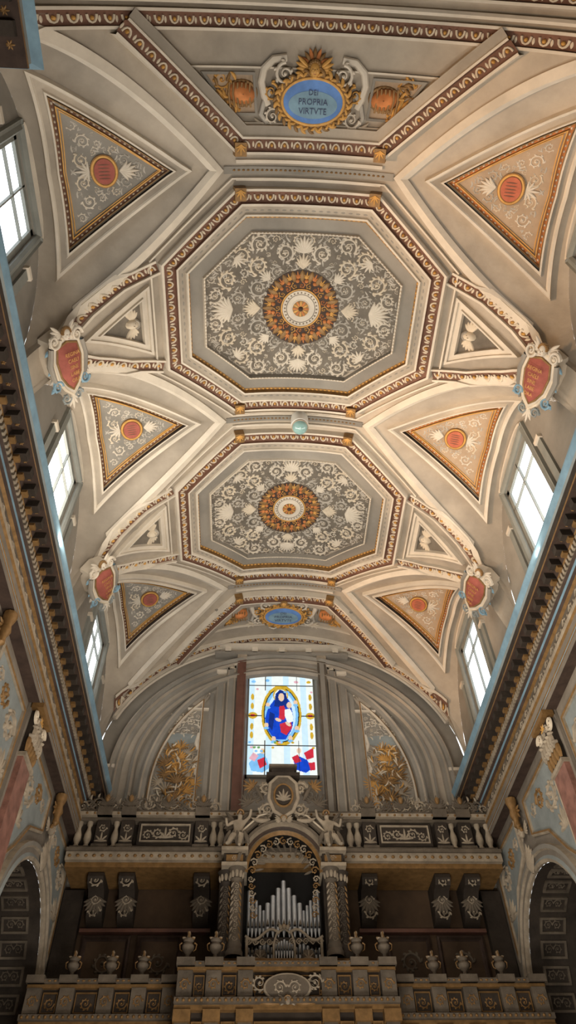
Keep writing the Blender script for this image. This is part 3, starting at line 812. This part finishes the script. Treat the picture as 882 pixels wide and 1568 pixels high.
ge(388,1102,7,5,g_gold); ge(476,1102,7,5,g_gold); ge(388,1102,4,2,g_red); ge(476,1102,4,2,g_red)
for i in range(22): ge(random.uniform(384,480),random.choice([1062,1066,1140,1147,1152]),2.2,1.5,random.choice([g_green,g_gold,g_pink,g_sky,g_sky]))
for yy in (1056,1102,1144):
    gp([(L_,yy-.6),(R_ if yy!=1102 else 402,yy-.6),(R_ if yy!=1102 else 402,yy+.8),(L_,yy+.8)],LE)
gp([(462,1101.4),(R_,1101.4),(R_,1102.8),(462,1102.8)],LE)
for xx in (407,457):
    gp([(xx-.6,T_),(xx+.6,T_),(xx+.6,1064),(xx-.6,1064)],LE); gp([(xx-.6,1137),(xx+.6,1137),(xx+.6,Bm),(xx-.6,Bm)],LE)
def inpoly(x,y,p):
    c=False; j=len(p)-1
    for i in range(len(p)):
        if (p[i][1]>y)!=(p[j][1]>y) and x<(p[j][0]-p[i][0])*(y-p[i][1])/(p[j][1]-p[i][1])+p[i][0]: c=not c
        j=i
    return c
st=.7; y=T_
while y<Bm:
    x=L_; run=None
    while x<R_:
        cx,cy=x+st/2,y+st/2; m=None
        for s_ in reversed(shapes):
            if s_[3]<=cx<=s_[4] and s_[5]<=cy<=s_[6] and inpoly(cx,cy,s_[1]): m=s_[2]; break
        if m is None:
            k=int((cx-L_)/9)+int((cy-T_)/8)*3
            m=g_pale if k%3==0 else g_pale2
        if run and run[0] is m and x-run[1]<12: run[2]=x+st
        else:
            if run: b.poly([(X(run[1]),Z(y),0),(X(run[2]),Z(y),0),(X(run[2]),Z(y+st),0),(X(run[1]),Z(y+st),0)],run[0])
            run=[m,x,x+st]
        x+=st
    b.poly([(X(run[1]),Z(y),0),(X(run[2]),Z(y),0),(X(run[2]),Z(y+st),0),(X(run[1]),Z(y+st),0)],run[0])
    y+=st
for a0,a1,c0,c1 in ((378,L_+.5,T_-3,Bm+3),(R_-.5,486,T_-3,Bm+3),(378,486,T_-3,T_+.5),(378,486,Bm,Bm+3)):
    b.box(X(a0),X(a1),Z(c1),Z(c0),-.003,.003,WF)
b.make('window_1',smooth=False)
b=Bd(Twall(D+.034))
b.box(-.085,X(379),.62,1.0,-.001,.001,PG); b.box(X(485),.085,.62,1.0,-.001,.001,PG); b.box(-.085,.085,Z(T_-1),1.0,-.001,.001,PG); b.box(-.085,.085,.60,Z(Bm+1),-.001,.001,PG)
b.make('wall_window_backing')

# ---------------------------------------------------------------- organ gallery balustrade
b=Bd(Twall(1.06)); GW=.326
b.box(-GW,GW,.507,.519,-.067,.012,SL); b.box(-GW,GW,.500,.507,-.067,.004,GD); b.box(-GW,GW,.519,.524,-.01,.016,ST)
b.box(-GW,GW,.524,.532,-.012,.004,ST)
b.box(-GW,GW,.572,.577,-.012,.003,ST); b.box(-GW,GW,.577,.583,-.014,.010,SL); b.box(-GW,GW,.583,.588,-.014,.006,ST)
b.box(-GW,GW,.532,.572,-.012,-.010,SD)
a=-.32
while a<.32:
    b.leaf(a,.526,0,.010,.0018,SL,h0=.004,hs=1); b.dome(a,.580,.002,.002,.002,GD,h0=.010,seg=6); b.dome(a,.513,.003,.0025,.002,GD,h0=.012,seg=6); a+=.012
bal=[(.0045,.532),(.0045,.535),(.003,.537),(.006,.545),(.0055,.552),(.003,.560),(.0028,.564),(.0045,.567),(.0045,.572)]
for q in (-1,1):
    for a in (.318,.303,.262,.112,.100): b.lathe(q*a,-.003,bal,SL,seg=10)
    for a in (.281,.244,.130):
        b.box(q*a-.010,q*a+.010,.532,.572,-.010,.004,SD); b.box(q*a-.0115,q*a+.0115,.577,.590,-.010,.012,ST)
        b.spiral(q*a,.560,.006,0,q,SL,h0=.004,leaves=6); b.palm(q*a,.538,pi/2,.016,5,SL,h0=.004)
        b.box(q*a-.012,q*a+.012,.519,.532,-.01,.010,ST)
    b.box(q*.185-.042,q*.185+.042,.534,.570,-.010,.002,SD)
    pp=[(q*.185-.038,.538),(q*.185+.038,.538),(q*.185+.038,.566),(q*.185-.038,.566)]
    b.mould(pp,[(0,.002),(0,.005),(.002,.005),(.002,.002)],SL,closed=True)
    for k in (-1,1):
        b.spiral(q*.185+k*.012,.553,.008,0,k,SL,h0=.002,leaves=8); b.spiral(q*.185+k*.027,.550,.007,0,-k,SL,h0=.002,leaves=8)
    b.palm(q*.185,.545,pi/2,.018,5,SL,h0=.002)
    a=.112; i=0
    while a<.325:
        b.T=Twall(1.056)
        hgt=.596+.004*sin(a*90)
        b.spiral(q*a,hgt,.0085,0,q if i%2 else -q,SL if i%3==0 else ST,leaves=8,w=.0015,turns=1.5)
        b.leaf(q*a,.588,.3 if q>0 else pi-.3,.020,.0018,ST,curl=q*1.2,hs=1)
        b.leaf(q*a,hgt+.006,1.2 if q>0 else pi-1.2,.011,.0015,SL,curl=q*1.2,hs=1)
        a+=.0115; i+=1
    for a in (.281,.244,.130,.185):
        b.palm(q*a,.592,pi/2,.024,9,ST,spread=1.0,h0=.003); b.spiral(q*a-.008,.596,.006,0,1,SL,h0=.003,leaves=6);b.spiral(q*a+.008,.596,.006,0,-1,SL,h0=.003,leaves=6)
        b.ell(q*a,.605,.006,.004,.006,.004,GD); 
    b.T=Twall(1.06)
b.make('organ_gallery_balustrade')
for q in (-1,1):
    for a in (.125,.235,.280):
        b=Bd(Twall(D-.001)); w=.0115
        side=[(0,.4985),(.060,.4985),(.062,.492),(.055,.484),(.040,.482),(.030,.474),(.027,.462),(.022,.452),(.012,.446),(0,.444)]
        b.grid([[(q*a-w,z,h) for h,z in side],[(q*a+w,z,h) for h,z in side]],SD)
        for e in (-1,1): b.poly([(q*a+e*w,z,h) for h,z in side],SD)
        b.T=lambda u,v,h,qa=q*a:(qa+u,D-.060-h,v)
        b.spiral(0,.488,.0085,0,q,SL,leaves=7)
        b.T=lambda u,v,h,qa=q*a:(qa+u,D-.032-h,v)
        b.palm(0,.478,-pi/2,.03,9,ST,spread=.8); b.spiral(0,.456,.009,0,-q,SL,leaves=6); b.spiral(0,.472,.007,0,q,SL,leaves=4,h0=.002)
        b.make('scroll_console')
b=Bd(Twall(D))
for q in (-1,1):
    b.box(q*.318-.015,q*.318+.015,-.08,.495,0,.012,SD)
    for a0,a1 in ((.150,.215),(.225,.295)):
        pp=[(q*a0,.36),(q*a1,.36),(q*a1,.435),(q*a0,.435)]
        if q<0: pp=pp[::-1]
        b.mould(pp,[(0,0),(0,.004),(.003,.006),(.005,.002),(.007,0)],DB,closed=True,sub=.1)
        b.spiral((q*(a0+a1)/2),.40,.014,0,q,ST,leaves=9)
    b.box(min(q*.11,q*.30),max(q*.11,q*.30),.437,.442,0,.010,JB)
b.make('trim_lower_wall')

# ---------------------------------------------------------------- organ
org=empty('pipe_organ',P(-.006,1.03,.34))
OX=-.006
def TO(y): return lambda a,c,h:(OX+a,y-h,c)
b=Bd(TO(1.02))
b.box(-.088,.088,.30,.362,-.10,.0,WD); b.box(-.092,.092,.358,.364,-.10,.008,GD)
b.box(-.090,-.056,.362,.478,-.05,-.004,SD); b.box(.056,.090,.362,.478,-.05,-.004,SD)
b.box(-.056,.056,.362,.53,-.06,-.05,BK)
for q in (-1,1):
    b.box(q*.070-.018,q*.070+.018,.476,.481,-.04,.022,SL); b.box(q*.070-.015,q*.070+.015,.481,.496,-.04,.016,SD)
    b.box(q*.070-.019,q*.070+.019,.496,.501,-.04,.026,SL); b.box(q*.070-.017,q*.070+.017,.501,.508,-.04,.020,GD)
    b.box(q*.070-.012,q*.070+.012,.484,.493,.016,.018,GD)
    b.spiral(q*.070,.4885,.004,0,q,SL,h0=.018,leaves=6)
n=24; R1,R2=.051,.068
rows=[]
for (rr,hh) in ((R1,-.05),(R1,.008),(R1+.004,.012),(R1+.007,.008),(R2-.006,.010),(R2-.004,.020),(R2,.020),(R2,-.05)):
    rows.append([(rr*cos(pi*i/n),.472+rr*1.08*sin(pi*i/n),hh) for i in range(n+1)])
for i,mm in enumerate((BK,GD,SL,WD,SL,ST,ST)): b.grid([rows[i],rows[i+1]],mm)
for q in (-1,1):
    b.T=TO(1.008)
    b.ridge([(q*.080,.512),(q*.066,.520),(q*.052,.534),(q*.036,.548),(q*.024,.552)],.0045,ST,taper=False)
    b.ridge([(q*.080,.514),(q*.066,.523),(q*.052,.537),(q*.036,.552),(q*.024,.556)],.0014,RL,taper=False,h0=.004)
    b.spiral(q*.024,.562,.013,-pi/2,q,SL,turns=1.6,leaves=8,w=.0024)
    b.spiral(q*.042,.588,.011,-pi/2,-q,ST,turns=1.6,leaves=9,w=.0020)
    b.spiral(q*.028,.602,.009,0,q,SL,turns=1.6,leaves=8,w=.0018)
    b.palm(q*.052,.572,pi/2-q*.6,.022,7,ST); b.palm(q*.024,.545,pi/2-q*1.0,.020,7,SL)
    b.palm(q*.046,.600,pi/2-q*.9,.020,7,GD)
    b.T=TO(1.02)
b.T=TO(1.017)
for k in range(13):
    th=pi*(k+.5)/13; rr=.045
    b.spiral(rr*cos(th),.472+rr*1.08*sin(th),.0055,th,1 if k<7 else -1,SL if k%2 else GD,turns=1.3,leaves=6,w=.0011)
    b.leaf(.042*cos(th),.472+.042*1.08*sin(th),th+pi+.3,.014,.0016,ST,hs=.9)
for q in (-1,1):
    for k in range(6):
        b.spiral(q*(.046-.0008*k),.466-.0095*k,.0045,0,q,GD if k%2 else SL,turns=1.3,leaves=6,w=.001)
b.make('case',org)
b=Bd(TO(1.02))
for q in (-1,1):
    for a,hh in ((.066,.010),(.081,-.002)):
        pr=[(.0115,.364),(.0115,.370),(.0095,.373),(.0098,.378)]+[(.0082-.0012*i/10+.0006*(i%2),.382+.0075*i) for i in range(11)]+[(.0078,.459),(.009,.461),(.0075,.463),(.011,.474),(.0125,.476)]
        b.lathe(q*a,hh,pr,ST if a<.07 else SD,seg=14)
        b.T=lambda u,v,h,a=a,q=q,hh=hh:(OX+q*a+(.0080+h)*sin(u/.0085),1.02-hh-(.0080+h)*cos(u/.0085),v)
        mm=SL if a<.07 else ST
        for k in range(9):
            z=.384+k*.0082
            b.spiral(0,z,.0036,k,1 if k%2 else -1,mm,turns=1.2,leaves=5)
            b.leaf(-.009,z,.8,.008,.0013,mm,hs=.9); b.leaf(.009,z,2.2,.008,.0013,GD,hs=.9)
        for k in range(-2,3):
            b.leaf(k*.006,.462,pi/2,.013,.0024,SL,hs=1.0)
        b.spiral(-.009,.472,.0045,0,1,SL,leaves=0); b.spiral(.009,.472,.0045,0,-1,SL,leaves=0)
        b.T=TO(1.02)
b.make('columns',org)
b=Bd(TO(1.035))
def pipe(a,r,z0,z1,hh=0):
    b.lathe(a,hh,[(r*.25,z0),(r,z0+.010),(r,z1),(r*.93,z1),(r*.9,z1-.003)],TIN,seg=12)
    b.T=lambda u,v,h:(OX+a+u,1.035-hh-r-h,v)
    b.poly([(-r*.6,z0+.012,.0006),(r*.6,z0+.012,.0006),(r*.6,z0+.0145,.0006),(-r*.6,z0+.0145,.0006)],BK)
    b.poly([(-r*.6,z0+.0145,.0006),(r*.6,z0+.0145,.0006),(0,z0+.022,.0006)],ST)
    b.T=TO(1.035)
for k in range(-3,4):
    pipe(k*.0074,.0033,.395,.468-abs(k)*.0100,.006)
for q in (-1,1):
    for k in range(5):
        pipe(q*(.0275+k*.0052),.0023,.395,.430+k*.0066,.002)
for k in range(-9,10):
    if abs(k)>2 : pipe(k*.0053,.0022,.362,.384-.004*sin(abs(k)),.004)
for k in range(-3,4): pipe(k*.0036,.0016,.364,.390-abs(k)*.002,.012)
b.box(-.053,.053,.389,.395,-.01,.006,SD)
b.T=TO(1.024)
for q in (-1,1):
    b.ridge([(q*(.006+.046*i/10),.395+.006*sin(i/10*pi*2)+.003*(1-i/10)) for i in range(11)],.0018,SL,taper=False)
    for k in range(5): b.spiral(q*(.010+k*.0095),.388,.004,0,q,SL,leaves=4,w=.001)
    b.ridge([(q*.014,.362),(q*.014,.385),(q*.010,.398),(q*0,.404)],.0015,SL,taper=False)
    b.ridge([(q*.05,.362),(q*.05,.392)],.002,SL,taper=False)
    b.dome(q*.032,.372,.009,.007,.003,ST); b.palm(q*.032,.366,pi/2,.012,5,SL,h0=.003)
cherub(b,0,.405,.002,.0030,SL)
b.box(-.006,.006,.354,.362,.0,.006,SL)
b.make('pipes',org)
b=Bd(TO(1.005))
bd=[(-.022,.575),(-.020,.600),(-.008,.612),(.008,.612),(.020,.600),(.022,.575),(.014,.555),(0,.546),(-.014,.555)]
b.plate(bd[::-1],ST,h=.010,rings=2,edge=.03); b.ridge(bd,.0030,SL,h0=.009,closed=True)
b.plate(ellp(0,.580,.012,.016,20),SD,h=.012,rings=2,edge=.003); b.ridge(ellp(0,.580,.014,.018,20),.0018,GD,h0=.010,closed=True)
b.palm(0,.570,pi/2,.02,7,SL,h0=.012,spread=1)
b.box(-.026,.026,.612,.618,-.01,.012,SD); b.box(-.018,.018,.618,.628,-.01,.008,SD)
b.box(-.022,.022,.628,.632,-.01,.012,ST); b.dome(0,.632,.016,.004,.008,SD)
for q in (-1,1):
    b.spiral(q*.026,.594,.010,0,q,SL,leaves=8,h0=.006,w=.0018); b.spiral(q*.024,.560,.009,0,-q,SL,leaves=8,h0=.006,w=.0018)
    b.leaf(q*.03,.575,pi/2+q*-.5,.03,.003,ST,h0=.004,hs=.9); b.leaf(q*.02,.545,-.3 if q>0 else pi+.3,.03,.003,SL,h0=.004,curl=q*1.0,hs=.9)
cherub(b,0,.541,.010,.0050,SL)
b.make('crest',org)
def skinfig(name,base,joints,edges,mt,parent):
    me=bpy.data.meshes.new(name); me.from_pydata([Vector(P(base[0]+j[0],base[1]+j[1],base[2]+j[2]))-Vector(P(*base)) for j in joints],edges,[])
    me.materials.append(mt)
    o=bpy.data.objects.new(name,me); bpy.context.scene.collection.objects.link(o); o.location=P(*base)
    sk=o.modifiers.new('skin','SKIN'); sk.use_smooth_shade=True
    for i,j in enumerate(joints):
        me.skin_vertices[0].data[i].radius=(j[3]*S,j[3]*S)
    me.skin_vertices[0].data[0].use_root=True
    o.modifiers.new('sub','SUBSURF').levels=2; o.modifiers['sub'].render_levels=2
    o.parent=parent; o.matrix_parent_inverse=parent.matrix_world.inverted()
for q in (-1,1):
    base=(OX+q*.068,1.003,.512)
    an=empty('angel_statue',P(*base))
    f=lambda x,y,z,r:(q*x,y,z,r)
    J=[f(0,0,.006,.0070),f(-.001,0,.016,.0058),f(-.002,0,.027,.0068),f(-.003,0,.033,.0028),f(-.004,-.001,.041,.0048),
       f(.007,0,.029,.0030),f(.015,-.003,.022,.0023),f(.017,-.010,.031,.0018),
       f(-.010,0,.029,.0030),f(-.018,-.004,.036,.0023),f(-.020,-.008,.046,.0018),
       f(.006,-.010,.005,.0044),f(.012,-.016,-.010,.0032),f(.015,-.020,-.012,.0020),
       f(-.006,-.010,.004,.0044),f(-.004,-.016,-.012,.0032),f(-.004,-.021,-.014,.0020)]
    E=[(0,1),(1,2),(2,3),(3,4),(2,5),(5,6),(6,7),(2,8),(8,9),(9,10),(0,11),(11,12),(12,13),(0,14),(14,15),(15,16)]
    skinfig('body',base,J,E,SL,an)
    b=Bd(Twall(base[1])); x0=base[0]
    for e in (-1,1):
        for k in range(6): b.leaf(x0+e*.003,base[2]+.026,(0 if e>0 else pi)+e*(1.15-.28*k),.030-.003*k,.0028,ST,h0=-.007,curl=-e*.5,hs=.9)
    hx=x0-q*.004; hz=base[2]+.042
    b.ell(hx,hz,.006,.0011,.0015,.0016,SL,seg=6,rings=4)
    for e in (-1,1): b.ell(hx+e*.0017,hz+.0010,.0055,.0007,.0005,.0005,SD,seg=6,rings=4)
    b.ell(hx,hz-.0022,.0055,.0011,.0004,.0005,RE,seg=6,rings=4)
    for k in range(10):
        th=pi*k/9; b.ell(hx+.0043*cos(th),hz+.001+.0042*sin(th),.001,.0017,.0017,.004,GD,seg=6,rings=4)
    for k in range(5): b.leaf(x0-.010+.005*k,base[2]+.012,-pi/2+.2*(k-2),.022,.0028,ST,h0=.009)
    b.make('wings_and_drapery',an)

# ---------------------------------------------------------------- choir balcony (lower)
b=Bd()
def bal_section(T,a0,a1,pil,back):
    b.T=T
    b.box(a0,a1,.150,.290,-back,.0,SD); b.box(a0,a1,.290,.295,-back,.010,GD); b.box(a0,a1,.295,.301,-back,.016,ST)
    b.box(a0,a1,.301,.331,-back,.002,SD); b.box(a0,a1,.331,.335,-back,.008,GD); b.box(a0,a1,.335,.340,-back,.012,ST)
    a=a0+.004
    while a<a1-.004:
        b.dome(a,.298,.002,.002,.002,GD,h0=.016,seg=6); b.leaf(a,.3375,0,.004,.001,GD,h0=.012,hs=1); a+=.007
    for p in pil:
        b.box(p-.008,p+.008,.150,.289,0,.008,ST); b.box(p-.010,p+.010,.278,.290,0,.013,GD); b.box(p-.009,p+.009,.301,.331,.002,.009,ST); b.box(p-.011,p+.011,.335,.343,0,.016,ST)
        b.palm(p,.272,-pi/2,.03,7,SL,h0=.008,spread=.6); b.spiral(p,.316,.006,0,1,GD,h0=.009,leaves=7)
        b.mould([(p-.006,.17),(p+.006,.17),(p+.006,.245),(p-.006,.245)],[(0,.008),(0,.0095),(.001,.0095),(.001,.008)],SL,closed=True,sub=.1)
    pp=sorted(pil)
    for p,q in zip(pp[:-1],pp[1:]):
        m=(p+q)/2; hw=(q-p)/2-.011
        if hw<.0025: continue
        b.mould([(m-hw,.305),(m+hw,.305),(m+hw,.327),(m-hw,.327)],[(0,.002),(0,.005),(.0009,.005),(.0009,.002)],GD,closed=True,sub=.05)
        b.mould([(m-hw,.16),(m+hw,.16),(m+hw,.28),(m-hw,.28)],[(0,.0),(0,.005),(.0015,.005),(.0015,.0)],GD,closed=True,sub=.05)
        nn=max(1,int(hw/.009))
        for e in range(nn):
            xx=m-hw+(e+.5)*2*hw/nn
            b.spiral(xx,.316,min(.0065,hw/nn*.8),0,1 if e%2 else -1,SL if e%2 else GD,h0=.002,leaves=8)
            for zz in (.265,.245,.225,.205): b.spiral(xx,zz,min(.009,hw/nn*.8),e,1 if e%2 else -1,SL if zz>.23 else GD,leaves=8)
TC=Twall(.965); TS=Twall(1.02)
bal_section(TC,OX-.132,OX+.132,[OX+v for v in (-.122,-.088,-.050,.050,.088,.122)],.05)
bal_section(TS,-.326,OX-.132,[-.316,-.276,-.228,-.188,-.150],.094)
bal_section(TS,OX+.132,.326,[.316,.276,.228,.188,.146],.094)
b.T=TC
b.plate(ellp(OX,.312,.026,.013,28),ST,h=.012,rings=2,edge=.012); b.ridge(ellp(OX,.312,.027,.014,28),.0018,SL,h0=.010,closed=True)
b.spiral(OX-.009,.312,.007,0,1,SL,h0=.012); b.spiral(OX+.009,.312,.007,pi,-1,SL,h0=.012)
for q in (-1,1):
    b.spiral(OX+q*.033,.318,.009,0,q,SL,h0=.008,leaves=9,w=.0012); b.spiral(OX+q*.046,.308,.007,0,-q,GD,h0=.006,leaves=9)
    b.leaf(OX+q*.01,.296,-.1 if q>0 else pi+.1,.03,.003,GD,h0=.012,curl=q*.6,hs=.9)
cherub(b,OX,.298,.012,.0045,SL)
b.make('choir_balcony')
def urn(x,y,z,s=1.0):
    b=Bd(); b.T=lambda a,c,h:(x+a,y-h,c)
    b.lathe(0,0,[(.007*s,z),(.007*s,z+.003*s),(.003*s,z+.005*s),(.0025*s,z+.008*s),(.0075*s,z+.014*s),(.008*s,z+.018*s),(.005*s,z+.022*s),(.007*s,z+.024*s),(.007*s,z+.026*s),(.001*s,z+.027*s)],ST,seg=14)
    for k in range(9):
        th=2*pi*k/9; b.palm(.003*s*cos(th),z+.025*s,pi/2+.5*cos(th),.011*s,3,SL if k%2 else GD,h0=.003*s*sin(th),wd=.0014*s)
    for q in (-1,1): b.ridge([(q*.008*s,z+.022*s),(q*.011*s,z+.020*s),(q*.010*s,z+.014*s),(q*.007*s,z+.012*s)],.0011*s,GD,hs=1.5)
    b.make('urn_finial')
for a in (-.122,-.088,.088,.122): urn(OX+a,.965,.3432,.95)
for a in (-.276,-.228,-.188,.188,.228,.276): urn(a,1.02,.3432,.9)

# ---------------------------------------------------------------- hanging projector lamp
b=Bd(); lx,ly=.008,.578; z0=zc(lx,ly)
b.T=lambda a,c,h:(lx+a,ly-h,c)
b.lathe(0,0,[(.0,z0),(.006,z0),(.006,z0-.004),(.0135,z0-.005),(.0140,z0-.008),(.0140,z0-.030),(.0130,z0-.031),(.0122,z0-.031)],WT,seg=28)
b.lathe(0,0,[(.0128,z0-.031),(.0136,z0-.034),(.0118,z0-.0345)],SL,seg=28)
b.lathe(0,0,[(.0122*cos(t),z0-.0335-.012*sin(t)) for t in [pi/2*i/8 for i in range(9)]],g_dome,seg=28)
b.make('pendant_lamp')

# ---------------------------------------------------------------- lights
def area(name,loc,tgt,size,en,col=(1,1,1),sy=None):
    l=bpy.data.lights.new(name,'AREA'); l.shape='RECTANGLE' if sy else 'DISK'; l.size=size; l.energy=en; l.color=col
    if sy: l.size_y=sy
    o=bpy.data.objects.new(name,l); bpy.context.scene.collection.objects.link(o); o.location=loc
    o.rotation_euler=(Vector(tgt)-Vector(loc)).to_track_quat('-Z','Y').to_euler(); return o
area('added_bounce_fill',P(0,.22,-.06),P(0,.30,1),3,820,(1,.92,.82))  # added fill lamp near the floor, imitates light bounced upward
area('added_bounce_fill',P(0,.62,-.06),P(0,.62,1),3,560,(1,.93,.84))  # second added fill, bounced light for the far half
for sx in (-1,1):
    o=area('added_strip_fill',P(sx*.312,.56,.672),P(-sx*.05,.56,1.0),.3,1150 if sx<0 else 480,(1,.89,.75),sy=19)  # added strips out of view behind the cornice edge, brighten the vault
def spot(name,loc,tgt,en,col,ang=60,r=.3):
    l=bpy.data.lights.new(name,'SPOT'); l.energy=en; l.color=col; l.spot_size=math.radians(ang); l.spot_blend=1; l.shadow_soft_size=r
    o=bpy.data.objects.new(name,l); bpy.context.scene.collection.objects.link(o); o.location=loc
    o.rotation_euler=(Vector(tgt)-Vector(loc)).to_track_quat('-Z','Y').to_euler()
for r in RINGS:
    spot('added_sunglow_spot',P(-.312,r,.675),P(.27,r,.90),3300,(1,.58,.28),46)  # added unseen warm spots, stand in for sunlight reflected onto the right lunettes
w=bpy.data.worlds.new('sky'); bpy.context.scene.world=w; w.use_nodes=True
w.node_tree.nodes['Background'].inputs[0].default_value=(.93,.97,1,1); w.node_tree.nodes['Background'].inputs[1].default_value=WS
bpy.context.scene.view_settings.view_transform='Standard'
# ---------------------------------------------------------------- camera
f=1077.; h=1568.
u=Vector((-23,-837,1077)).normalized(); n=Vector((-78,1386,1077)); n=(n-n.dot(u)*u).normalized()
r=n.cross(u)
if r.x<0: r=-r
cr=Vector((r.x,n.x,u.x)); cd=Vector((r.y,n.y,u.y)); cf=Vector((r.z,n.z,u.z))
M=Matrix((( cr.x,-cd.x,-cf.x),(cr.y,-cd.y,-cf.y),(cr.z,-cd.z,-cf.z))).to_4x4()
cam=bpy.data.cameras.new('camera'); co=bpy.data.objects.new('camera',cam); bpy.context.scene.collection.objects.link(co)
M.translation=Vector(P(-.053,0,0)); co.matrix_world=M
cam.sensor_fit='VERTICAL'; cam.sensor_height=36; cam.lens=36*f/h; cam.clip_end=500; cam.clip_start=.05
bpy.context.scene.camera=co
